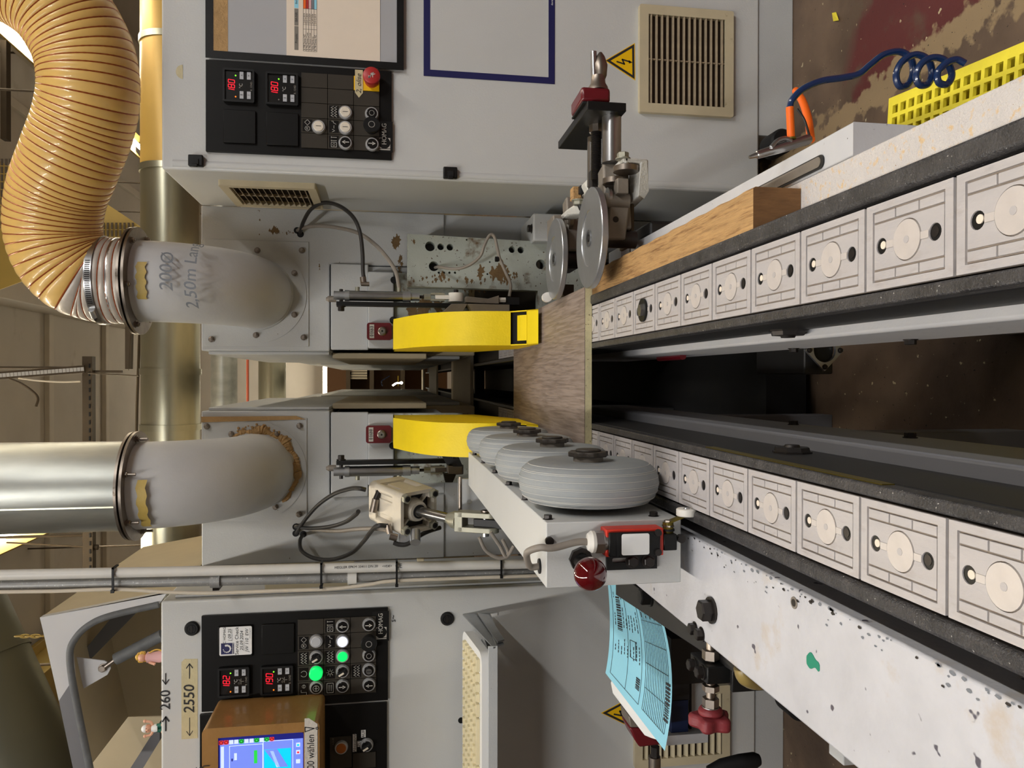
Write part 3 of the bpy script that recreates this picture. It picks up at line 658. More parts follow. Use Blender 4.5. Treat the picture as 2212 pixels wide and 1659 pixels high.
def button(par, Y, ix, iy, kind):
    fr = frY(Y); p = A(ix, iy, Y-.006); x, z = p.x, p.z
    if kind in ('estop', 'mush'):
        b = MB()
        if kind == 'estop': b.lathe(fr(x, z, 0), -UY, [(0, .0145), (.014, .0145), (.016, .0165), (.026, .0175), (.030, .0165), (.032, .013)], 'estop', 36); nm = 'emergency_stop'
        else: b.lathe(fr(x, z, 0), -UY, [(0, .0135), (.010, .0135), (.012, .016), (.019, .0168), (.022, .015)], 'black', 36); nm = 'mushroom_button'
        b = b.build(nm, par, label='red emergency stop knob' if kind == 'estop' else None)
        if kind == 'estop': MB().text(frY(Y-.0322), '\u00bb', x-.001, z-.001, .02, 'print', rot=1.0).line(frY(Y-.0322), [(x-.006, z+.005), (x+.004, z-.004)], .002, 'print').poly([frY(Y-.0326)(x-.006, z+.0015), frY(Y-.0326)(x-.001, z+.006), frY(Y-.0326)(x-.0075, z+.0065)], 'print').build('arrow_mark', b)
        else: MB().ring(frY(Y-.022), x, z, .006, .0012, 'print').build('ring_mark', b)
        return
    b = MB().lathe(fr(x, z, 0), -UY, [(0, .0138), (.004, .0138), (.0075, .0122), (.0075, .0102), (.006, .0102)], 'bezel', 32).build('push_button' if kind not in ('sel', 'key') else 'selector_switch', par)
    cm = {'w': 'btnwhite', 'wg': 'btngrey', 'glow': 'whiteglow', 'green': 'lampgreen', 'amber': 'lampamber'}.get(kind[:5] if kind in ('green', 'amber') else kind, 'ledoff')
    if kind == 'bigreen':
        MB().lathe(fr(x, z, .005), -UY, [(0, .0135), (.010, .0135), (.012, .011)], 'lampgreen', 28).build('lens', b); return
    MB().lathe(fr(x, z, .005), -UY, [(0, .0102), (.0035, .0102), (.0042, .0092)], cm, 28).build('cap', b)
    f2 = frY(Y-.0093); mb = MB()
    if kind == 'w': mb.rect(f2, x-.0005, z-.005, x+.0005, z+.005, 'ink')
    elif kind == 'up': arrow(mb, f2, x, z, .014, 1, 'print')
    elif kind == 'dn': arrow(mb, f2, x, z, .014, -1, 'print')
    elif kind == 'rt': mb.line(f2, [(x-.006, z), (x+.003, z)], .0018, 'printdim').poly([f2(x+.001, z-.003, .0006), f2(x+.006, z, .0006), f2(x+.001, z+.003, .0006)], 'printdim')
    elif kind == 'ring': mb.ring(f2, x, z, .005, .0011, 'print')
    elif kind == 'sym': mb.ring(f2, x, z, .006, .0009, 'print').line(f2, [(x-.005, z), (x+.005, z)], .0009, 'print').line(f2, [(x, z-.003), (x, z+.003)], .0009, 'print')
    elif kind == 'sel':
        d = V(-.5, 0, .85).normalized(); c = fr(x, z, .014); mb.obox(c, d*.010, -UY*.006, d.cross(UY)*.0042, 'black'); mb.obox(c+d*.002-UY*.0062, d*.006, -UY*.0005, d.cross(UY)*.002, 'btnwhite'); mb.build('handle', b, .001); return
    elif kind == 'key': mb.lathe(f2(x, z, 0), -UY, [(0, .006), (.004, .006)], 'steel', 20).rect(frY(Y-.0135), x-.001, z-.004, x+.001, z+.004, 'ink')
    if mb.v: mb.build('symbol', b)
def keytile(par, Y, x0, z0, x1, z1, icon=None, m='keygrey'):
    fr = frY(Y); t = MB().slab(fr, x0+.0005, z0+.0005, x1-.0005, z1-.0005, 0, .003, m).build('key_tile', par, .0004)
    if icon is not None:
        f2 = frY(Y-.003); H_ = z1-z0; W = x1-x0; a, b, c, d = x0+W*.10, z1-H_*.42, x1-W*.10, z1-H_*.06
        mb = MB().rect(f2, a, b, c, d, 'ledoff', .0002); cx, cy = (a+c)/2, (b+d)/2; s = (d-b)*.36
        L = lambda pts, w_=.0009: mb.line(f2, [(cx+u*s, cy+v*s) for u, v in pts], w_, 'print', .0004)
        if icon == 'zig':
            for k in (-.5, .5): L([(-1.6+i*.4, k+(.5 if i % 2 else -.5)*.8) for i in range(9)], .0007)
        elif icon == 'md': mb.ring(f2, cx-s*.9, cy, s*.7, .0007, 'print', n=14); L([(.9, .8), (1.7, 0), (.9, -.8), (.1, 0)]+[(.9, .8)], .0007); mb.text(f2, 'M', cx-s*.9, cy, s*.9, 'print')
        elif icon == 'saw': L([(-1.6, .5), (-1.2, -.3), (-.8, .5)], .0008); L([(-.5, .0), (.4, .0)], .0008); L([(.8, -.6), (1.2, .2), (1.6, .1), (1.7, .7)], .0008)
        elif icon == 'rect': L([(-1.6, -.8), (-.2, -.8), (-.2, .8), (-1.6, .8), (-1.6, -.8)], .0008); mb.ring(f2, cx-s*.9, cy, s*.35, .0007, 'print', n=10); L([(.3, -.8), (.3, .8)]); L([(1.3, -.8), (1.3, .8)]); L([(.1, .8), (.5, .8)]); L([(1.1, .8), (1.5, .8)])
        elif icon == 'cup': mb.line(f2, [(cx+s*.9*math.cos(math.radians(a_)), cy+s*.9*math.sin(math.radians(a_))) for a_ in range(120, 421, 30)], .0008, 'print', .0004)
        elif icon == 'lamp': mb.ring(f2, cx, cy, s*.5, .0007, 'print', n=12); [L([(.7*math.cos(q), .7*math.sin(q)), (1.1*math.cos(q), 1.1*math.sin(q))], .0006) for q in [k*.785 for k in range(8)]]
        elif icon == 'step': L([(-1.6, -.8), (-.9, -.8), (-.9, .8), (-.2, .8)], .0008); mb.ring(f2, cx+s*.9, cy, s*.5, .0007, 'print', n=12); L([(.5, 0), (1.3, 0)], .0007)
        elif icon == 'fork': L([(-1.4, -.9), (-1.4, .9), (1.4, .9), (1.4, -.9), (-1.4, -.9)], .0008); L([(-.9, .3), (.9, .3)]); L([(-.9, -.3), (.9, -.3)])
        mb.build('icon_strip', t)
# ---- right panel (on the right cabinet)
def right_panel():
    Y = YR; fr = frY(Y); p, q = A(446, 329, Y), A(846, 143, Y); x0, x1 = p.x, A(446, 131, Y).x; z1, z0 = p.z, q.z
    pn = MB().slab(fr, x0, z0, x1, z1, 0, .007, 'panelblack').build('operator_panel', rcab, .001)
    Yp = Y-.007
    g = pn
    return pn, Yp, (x0, z0, x1, z1)
# panels are things of their own: they are screwed-on front plates whose controls need the third level
def panel_thing(label, Y, x0, z0, x1, z1):
    t = thing('operator_panel', label, 'control panel', ((x0+x1)/2, Y, z0)); MB().slab(frY(Y), x0, z0, x1, z1, 0, .007, 'panelblack').build('front_plate', t, .001); return t
p, q = A(446, 329, YR), A(846, 143, YR)
rp = panel_thing('black operator panel with two red 180 degree displays on the right cabinet', YR, p.x, q.z, A(446, 131, YR).x, p.z)
Yp = YR-.007
controller(rp, Yp, (483, 222), (551, 154), '180', 'controller showing 180, upper')
controller(rp, Yp, (575, 228), (645, 162), '180', 'controller showing 180, lower', False)
blank(rp, Yp, (483, 309), (553, 241)); blank(rp, Yp, (576, 314), (645, 247))
colx = [650.5, 708, 764, 820]; rowy = [160, 192, 225, 257.5, 290, 322]
xs = [A(700, y, Yp).x for y in rowy]; zs = [A(v, 240, Yp).z for v in colx]
icons = {(0, 3): 'md', (1, 2): 'zig', (1, 3): 'saw', (1, 4): 'rect'}
for i in range(3):
    for j in range(5):
        keytile(rp, Yp, xs[j+1], zs[i+1], xs[j], zs[i], icons.get((i, j)), 'signyellow' if (i, j) == (2, 0) else 'keygrey')
for ix, iy, k in ((688, 273, 'w'), (746, 242, 'w'), (746, 275, 'w'), (746, 308, 'up'), (803, 245, 'ring'), (803, 274, 'mush'), (804, 311, 'dn'), (803, 172, 'estop')):
    button(rp, Yp-.003, ix, iy, k)
pz = A(842, 328, Yp); homag(rp, frY(Yp), A(842, 325, Yp).x, A(843, 320, Yp).z, .92)
mb = MB(); f2 = frY(Yp-.004); a, b = A(766, 212, Yp).x, A(766, 152, Yp).x; z0, z1 = A(784, 200, Yp).z, A(767, 200, Yp).z
mb.add([f2(a, (z0+z1)/2), f2(a+.01, z0), f2(b, z0), f2(b, z1), f2(a+.01, z1)], [(0, 1, 2, 3, 4)], 'tape')
mb.text(f2, '2, olise', (a+b)/2, (z0+z1)/2, .014, 'ink', .0005, shear=.3).build('tape_strip', rp, label='masking tape with faint handwriting')
# ---- left panels
p, q = A(437, 1532, YL), A(838, 1315, YL)
lp = panel_thing('black operator panel with service sticker, green lamps and 182 and 190 displays', YL, A(600, 1525, YL).x, q.z, A(437, 1329, YL).x, p.z)
Yp = YL-.007
controller(lp, Yp, (472, 1504), (540, 1437), '182', 'controller showing 182', True, True)
controller(lp, Yp, (564, 1500), (634, 1434), '190', 'controller showing 190', True, True)
blank(lp, Yp, (566, 1413), (636, 1345)); blank(lp, Yp, (472, 1420), (546, 1349))
colx = [643, 699.5, 757, 813]; rowy = [1335, 1369, 1402, 1435.5, 1469, 1502]
xs = [A(700, y, Yp).x for y in rowy]; zs = [A(v, 1420, Yp).z for v in colx]
icons = {(0, 1): 'md', (0, 2): 'zig', (0, 3): 'cup', (0, 4): 'step', (1, 0): 'rect', (1, 1): 'saw', (1, 2): 'zig', (1, 3): 'lamp', (1, 4): 'fork', (2, 3): 'zig'}
for i in range(3):
    for j in range(5):
        keytile(lp, Yp, xs[j+1], zs[i+1], xs[j], zs[i], icons.get((i, j)))
for ix, iy, k in ((683, 1386, 'wg'), (683, 1421, 'sel'), (683, 1453, 'bigreen'), (683, 1486, 'sym'), (740, 1353, 'up'), (740, 1386, 'glow'), (740, 1418, 'green'), (740, 1451, 'sel'), (740, 1483, 'dn'),
                  (797, 1350, 'dn'), (797, 1386, 'mush'), (797, 1416, 'ring'), (797, 1448, 'key'), (797, 1480, 'up')):
    button(lp, Yp-.003, ix, iy, k)
homag(lp, frY(Yp), A(834, 1380, Yp).x, A(835, 1360, Yp).z, .92)
zt, zb_ = A(433, 1560, YL).z, A(836, 1560, YL).z
lq = panel_thing('lower black operator panel with amber lamp and Absaugung switch under the monitor', YL, -1.2, zb_, A(600, 1530, YL).x, zt)
b0, b1 = A(725, 1640, Yp), A(755, 1590, Yp)
for (a_, b_) in (((712, 1660), (760, 1588)), ((712, 1700), (760, 1662)), ((762, 1660), (812, 1622))):
    p, q = A(*a_, Yp), A(*b_, Yp); keytile(lq, Yp, p.x, q.z, q.x, p.z)
button(lq, Yp-.003, 737, 1616, 'amber'); button(lq, Yp-.001, 792, 1611, 'sel')
mb = MB(); f2 = frY(Yp-.0005)
for s, c0, c1 in (('Absaugung', (762, 1624), (770, 1585)), ('ZU', (772, 1613), (780, 1600)), ('AUF', (780, 1593), (790, 1576))):
    p, q = A(*c0, Yp), A(*c1, Yp); mb.rect(f2, p.x, q.z, q.x, p.z, 'white').text(f2, s, (p.x+q.x)/2, (p.z+q.z)/2, .0088, 'ink', .0007)
mb.text(frY(Yp-.0035), '\u2022\u2013\u2022\u2013<', A(720, 1600, Yp).x, A(720, 1600, Yp).z, .006, 'printdim')
o_ = mb.build('label_strips', lq); o_['kind'] = 'stuff'
# service sticker
Ys = Yp-.0052; f = frY(Ys); p, q = A(474, 1417, Ys), A(544, 1352, Ys); x0, x1, z0, z1 = p.x, q.x, q.z, p.z; W = x1-x0; H_ = z1-z0
st = thing('service_sticker', 'white service check sticker with a blue field and dots on the left panel', 'sticker', (x0, Ys, z0))
MB().plate(f, [rrect(x0, z0, x1, z1, .003)], 0, .0005, 'white').build('sheet', st)
mb = MB(); f = frY(Ys-.0005); X = lambda u: x0+W*u; Z = lambda v: z0+H_*v
mb.rect(f, X(.05), Z(.55), X(.44), Z(.95), 'navy')
for k in range(12): an = math.radians(100+k*25); mb.disc(f, X(.24)+W*.12*math.cos(an), Z(.77)+W*.12*math.sin(an), .0009+.00012*k, .0003, .0006, 'white', 8)
mb.text(f, 'lifelinehomag', X(.25), Z(.59), .0042, 'white', .0007); mb.text(f, 'IC HOMAG', X(.70), Z(.84), .0072, 'ink'); mb.text(f, '| 09.25', X(.72), Z(.68), .009, 'ink', shear=.2)
mb.text(f, 'Service Check', X(.5), Z(.46), .0098, 'ink'); mb.text(f, '25.09.2024', X(.5), Z(.31), .009, 'ink', shear=.2); mb.text(f, 'JW 110  EW', X(.5), Z(.15), .009, 'ink', shear=.2)
mb.text(f, 'Date Next Service', X(.72), Z(.61), .003, 'inkgrey').text(f, 'Date of Service', X(.3), Z(.24), .003, 'inkgrey').text(f, 'www.homag.com', X(.75), Z(.06), .003, 'inkgrey')
mb.build('lettering', st)
# tapes and handwriting on the left cabinet
p, q = A(392, 1597, YL), A(427, 1423, YL); z0, z1 = q.z, A(392, 1500, YL).z
t = thing('tape_strip', 'masking tape strip marked 2550 between arrows above the monitor', 'tape', (p.x, YL, z0))
MB().prism([frl(p.x, z0, 0), frl(q.x, z0, 0), frl(q.x+.001, z1-.006, 0), frl(q.x-.005, z1, 0), frl(p.x, z1, 0)], (0, -.0005, 0), 'tape').build('strip', t)
mb = MB(); f = frY(YL-.0006); xm, zm = (p.x+q.x)/2, (z0+z1)/2
def harrow(mb, f, x0, x1, z, m='ink', w_=.0018):
    s = 1 if x1 > x0 else -1; mb.line(f, [(x0, z), (x1, z)], w_, m).line(f, [(x1-s*.009, z+.006), (x1, z), (x1-s*.009, z-.006)], w_, m)
mb.text(f, '2550', xm, zm, .029, 'ink', .0006, shear=.1).text(f, '2550', xm+.0006, zm, .029, 'ink', .0007, shear=.1)
harrow(mb, f, xm-.038, xm-.074, zm, w_=.0012); harrow(mb, f, xm+.042, xm+.072, zm); mb.build('handwriting', t)
mb = MB(); p = A(358, 1512, YL); mb.text(f, '260', p.x, p.z, .027, 'ink').text(f, '260', p.x+.0006, p.z, .027, 'ink', .0005)
harrow(mb, f, p.x-.062, p.x-.034, p.z, w_=.0028); harrow(mb, f, p.x+.054, p.x+.032, p.z)
tag(mb.build('handwriting'), 'black marker number 260 between arrows on the left cabinet', 'marking')
mb = MB(); p = A(849, 1336, YL); tag(mb.text(f, 's~', p.x, p.z, .016, 'ink').build('handwriting'), 'tiny black scribble beside the left panel', 'marking')
# half round tape on the right cabinet
p = A(388, 155, YR); mb = MB(); mb.add([frY(YR-.0005)(p.x+.014*math.cos(a_), p.z-.006+.013*math.sin(a_)) for a_ in [math.pi*k/12 for k in range(13)]], [tuple(range(13))], 'tape')
tag(mb.build('sticker', smooth=False), 'half round beige sticker above the right operator panel', 'sticker')
# warning signs
def sign(Y, apex, b0, b1, label):
    P = [A(*apex, Y), A(*b1, Y), A(*b0, Y)]; c = (P[0]+P[1]+P[2])/3; f = frY(Y)
    t = thing('warning_sign', label, 'warning sign', c)
    MB().prism([p_ for p_ in P], (0, -.0006, 0), 'signyellow').build('sheet', t)
    S_ = lambda p_, k: c+(p_-c)*k
    o = [S_(p_, .93) for p_ in P]; i = [S_(p_, .72) for p_ in P]; mb = MB()
    for k in range(3):
        j = (k+1) % 3; mb.add([v-V(0, .0009, 0) for v in (o[k], o[j], i[j], i[k])], [(0, 1, 2, 3)], 'ink')
    h_ = (P[0].z-P[1].z); g = lambda u, v: (c.x+u*h_, c.z+v*h_)
    mb.line(f, [g(-.03, .26), g(-.09, .02), g(.05, .09), g(-.01, -.17)], h_*.045, 'ink', .001)
    q = [g(-.06, -.13), g(.045, -.12), g(-.02, -.25)]; mb.poly([f(a_, b_, .001) for a_, b_ in q][::-1], 'ink'); mb.build('bolt_symbol', t)
sign(YR, (1306, 131), (1371, 93), (1372, 174), 'yellow triangular high voltage sign beside the right lower vent')
sign(YL, (1298, 1540), (1368, 1503), (1368, 1574), 'yellow triangular high voltage sign half hidden by the blue sheet')
# document frames on the right cabinet
p, q = A(455, 113, YR), A(858, 142, YR)
f = frY(YR-.0); ox0 = A(872, 155, YR).x; oz0 = A(872, 100, YR).z; oz1 = A(446, 100, YR).z; ix0 = A(858, 139, YR).x; iz0 = A(857, 100, YR).z; iz1 = A(462, 100, YR).z
dp = thing('document_sleeve', 'black framed document sleeve holding a cream list above the right panel', 'document holder', (.9, YR, oz0))
MB().plate(f, [rc(ox0, oz0, 1.05, oz1), rc(ix0, iz0, 1.03, iz1)], .0072, .009, 'black').build('frame', dp)
MB().slab(f, ix0-.002, iz0-.002, 1.04, iz1+.002, 0, .0074, 'sleeve').build('film', dp)
MB().slab(f, ix0, A(494, 100, YR).z, 1.03, iz1-.001, .0074, .0077, 'foam').build('backing_tape', dp, label='brown adhesive residue strip')
sx0 = A(740, 131, YR).x; sz0, sz1 = A(821, 100, YR).z, A(620, 100, YR).z
ps = thing('paper_sheet', 'cream printed project list in the black framed sleeve', 'paper', (sx0, YR-.008, sz0))
MB().slab(f, sx0, sz0, 1.02, sz1, .0076, .0082, 'cream').build('sheet', ps)
mb = MB(); f3 = frY(YR-.0083); zt_ = A(637, 100, YR).z
mb.rect(f3, sx0+.012, zt_-.008, sx0+.06, zt_, 'printdim', 0).rect(f3, sx0+.061, zt_-.008, sx0+.095, zt_, 'printdim', 0).rect(f3, sx0+.096, zt_-.008, sx0+.14, zt_, 'bluepaper', 0)
mb.text(f3, 'Projekt', sx0+.035, zt_-.004, .0065, 'ink', .0002).text(f3, 'BA-NR', sx0+.078, zt_-.004, .0065, 'ink', .0002).text(f3, 'Belag Farbe', sx0+.118, zt_-.004, .006, 'ink', .0002)
zz = A(656, 100, YR).z
for k, (s, n_, c_) in enumerate((('B 798 Disney NZ', '23.012.3019', 'orange'), ('B 796 Disney Crew', '23.013.3059', 'estop'), ('B 796 Disney Crew', '23.013.3059', 'pink'), ('Feiles Hamburg', '24.009.3006', 'inkgrey'), ('B 798 Disney NZ', '23.012.3019', 'bluepaper'))):
    zk = zz-.0053*k; mb.rect(f3, sx0+.096, zk-.005, sx0+.14, zk, c_, 0)
    mb.text(f3, s.replace('Disney', 'Disney'), sx0+.013, zk-.0026, .0052, 'ink', .0002, 'LEFT', sx=.85).text(f3, n_, sx0+.066, zk-.0026, .0052, 'ink', .0002, 'LEFT', sx=.8)
for k in range(6): mb.line(f3, [(sx0+.011, zz-.0053*k), (sx0+.14, zz-.0053*k)], .0005, 'ink', .0003)
for x_ in (.011, .055, .064, .096, .118, .14): mb.line(f3, [(sx0+x_, zz), (sx0+x_, zz-.0265)], .0005, 'ink', .0003)
mb.build('printed_table', ps)
ox0 = A(1198, 182, YR).x; a = A(915, 166, YR); b = A(1198, 182, YR)
bf = thing('document_sleeve', 'empty blue bordered document sleeve on the right cabinet', 'document holder', (.9, YR, b.z))
MB().plate(f, [rc(b.x, b.z, 1.05, a.z), rc(b.x+.0135, b.z+.0135, 1.03, a.z-.0135)], 0, .0012, 'navy').build('frame', bf)
MB().slab(f, b.x+.012, b.z+.012, 1.04, a.z-.012, 0, .0008, 'cab').text(frY(YR-.0013), 'durable', A(1191, 3, YR).x, b.z+.006, .006, 'white', .0002).build('film', bf)
# ---- monitor wrapped in brown packing tape
YW = 1.50
p, q = A(434, 1583, YW), A(694, 1562, YW); x1 = (A(440, 1575, YW).x+A(690, 1557, YW).x)/2; z1, z0 = A(436, 1600, YW).z, A(690, 1600, YW).z
mo = thing('monitor', 'machine monitor wrapped in brown packing tape with a blue screen', 'monitor', (x1-.2, 1.55, z0))
sx1, sz1, sz0 = A(480, 1594, YW).x, A(471, 1640, YW).z, A(656, 1640, YW).z
MB().plate(frY(YW), [rrect(x1-.42, z0, x1, z1, .01), rc(x1-.40, sz0, sx1, sz1)], -.13, 0, 'card').build('wrapped_housing', mo, .004)
MB().slab(frY(YW+.004), x1-.41, sz0-.004, sx1+.004, sz1+.004, -.01, 0, 'scrdark').build('screen', mo)
fs = frY(YW+.0035); mb = MB(); SX = lambda iy: A(560, iy, YW).x; SZ = lambda ix: A(ix, 1630, YW).z
mb.rect(fs, x1-.4, SZ(654), SX(1603), SZ(474), 'scrblue', 0)
mb.rect(fs, x1-.4, SZ(483), SX(1609), SZ(476), 'scrlight', .0003)
for k, c_ in enumerate(('scrred', 'scrred', 'scrlight', 'scrlight', 'scrgreen', 'scrlight', 'scrlight', 'scrgreen', 'scrlight', 'scrgreen', 'scrred')):
    v = 472+k*11; mb.rect(fs, SX(1605), SZ(v+9.5), SX(1596), SZ(v), c_, .0003)
    if c_ in ('scrgreen', 'scrred'): mb.ring(fs, (SX(1605)+SX(1596))/2, SZ(v+4.7), .0028, .0011, 'ink', .0006, 8)
for a_ in (((495, 1900), (567, 1609)), ((568, 1900), (632, 1604))):
    mb.line(fs, [(x1-.38, SZ(a_[0][0])), (SX(a_[1][1]), SZ(a_[0][0])), (SX(a_[1][1]), SZ(a_[1][0])), (x1-.38, SZ(a_[1][0]))], .0012, 'scrlight', .0003)
mb.rect(fs, SX(1640), SZ(511), SX(1625), SZ(505), 'scrlight', .0003); mb.rect(fs, SX(1650), SZ(555), SX(1622), SZ(548), 'scrgreen', .0003); mb.rect(fs, SX(1642), SZ(502), SX(1636), SZ(499), 'scrdark', .0003)
mb.rect(fs, SX(1700), SZ(628), SX(1622), SZ(570), 'scrcyan', .0003)
P = lambda ix, iy: fs(SX(iy), SZ(ix), .0006)
mb.poly([P(571, 1623), P(598, 1622), P(622, 1662), P(600, 1662)], 'scrblue').poly([P(583, 1626), P(590, 1626), P(604, 1662), P(597, 1662)], 'scrlight')
for v, c_ in ((1612, 'scrcyan'), (1628, 'scrred'), (1648, 'scrlight')): mb.rect(fs, SX(v+9), SZ(648), SX(v), SZ(639), 'scrlight', .0003).rect(fs, SX(v+7), SZ(646), SX(v+3), SZ(641), c_, .0006)
mb.build('screen_image', mo)
t0 = A(657, 1700, YW-.001); t1 = A(686, 1562, YW-.001)
mb = MB(); fw2 = frY(YW-.0012); xa, xb = x1-.42, SX(1558); za, zc = SZ(686), SZ(658)
mb.add([fw2(xa, za), fw2(xb-.012, za), fw2(xb, (za+zc)/2+.004), fw2(xb, zc), fw2(xa, zc)], [(0, 1, 2, 3, 4)], 'papertape')
zm = (za+zc)/2; mb.text(fw2, '3000 w\u00e4hlen', SX(1594), zm, .019, 'ink', .0004, 'RIGHT', shear=.1, sx=.85)
mb.line(fw2, [(SX(1587), zm+.011), (SX(1577), zm+.011), (SX(1581), zm-.006), (SX(1587), zm+.011)], .0016, 'ink', .0004).ring(fw2, SX(1581), zm-.011, .002, .0012, 'ink', n=10).build('note_tape', mo)
MB().text(fw2, '5', SX(1650), SZ(433), .02, 'ink').text(fw2, '0,1', SX(1652), SZ(447), .017, 'ink').build('handwriting', mo)
# ================================================================== keyboard shelf
ks = thing('keyboard_shelf', 'folding sheet metal keyboard shelf with end bracket on the left cabinet', 'shelf', (-.7, 1.5, .7))
bx = A(999, 1329, YL).x; zk = .718
MB().box((-1.3, 1.43, zk-.022), (bx+.004, 1.60, zk-.019), 'alu').box((-1.3, 1.428, zk-.022), (bx+.004, 1.431, zk-.004), 'mach').build('tray', ks, .0008)
z1 = A(999, 1329, YL).z; zq = A(1070, 1329, YL).z
MB().prism([V(bx, YL-.001, z1), V(bx, YL-.001, zq+.012), V(bx, 1.44, .682), V(bx, 1.425, .705)], (.003, 0, 0), 'alu').prism([V(bx+.004, YL-.012, z1-.03), V(bx+.004, YL-.03, zq+.018), V(bx+.004, 1.45, .680), V(bx+.004, 1.44, .695)], (.004, 0, 0), 'steel').build('bracket', ks, .0006)
MB().plate(frl, [rrect(bx-.004, zq-.005, bx+.03-.026, z1-.012, .003)], 0, .002, 'cab').build('wall_plate', ks)
MB().box((bx-.003, 1.44, zk-.018), (bx-.0005, 1.53, zk-.004), 'black').build('end_stop', ks)
# keyboard: slightly tilted towards the operator
kb = thing('keyboard', 'cream computer keyboard with yellowed keys lying on the shelf', 'keyboard', (-.75, 1.5, zk))
kx1 = -.522; kx0 = kx1-.44; y0, y1 = 1.445, 1.60; tilt = .022/.155
kz = lambda y: zk-.012+(y-y0)*tilt
MB().plate(lambda x, y, h=0: V(x, y, kz(y)+.0+h), [rrect(kx0, y0, kx1, y1, .022)], 0, .018, 'white').build('case', kb, .002)
MB().prism([V(kx0, y0+.003, zk-.018), V(kx1-.02, y0+.003, zk-.018), V(kx1-.02, y1-.01, zk-.018), V(kx0, y1-.01, zk-.018)], (0, 0, .008), 'white').build('foot', kb)
r_ = 0
for j in range(6):
    y = y0+.022+j*.0205; i = 0; x = kx1-.014-(.0 if j else 0)
    while x > kx0+.03 and i < 15:
        wd = .0175 if not (i in (0, 4, 5, 8) and j == 0) else (.026 if i != 5 else .09)
        c = V(x-wd/2, y, 0); 
        m_ = MB(); zt = kz(y)+.018
        m_.lathe(V(x-wd/2, y, zt-.001), UZ, [(0, .0118), (.008, .0092)], 'keycap', 4) if wd < .02 else m_.box((x-wd+.001, y-.008, zt-.001), (x-.001, y+.008, zt+.006), 'keycap')
        if wd < .02:
            cen = V(x-wd/2, y, 0); ro = Matrix.Rotation(math.pi/4, 3, 'Z'); m_.v = [ro @ (v-cen)+cen for v in m_.v]
        m_.build('key', kb, .0008); x -= wd+.002; i += 1
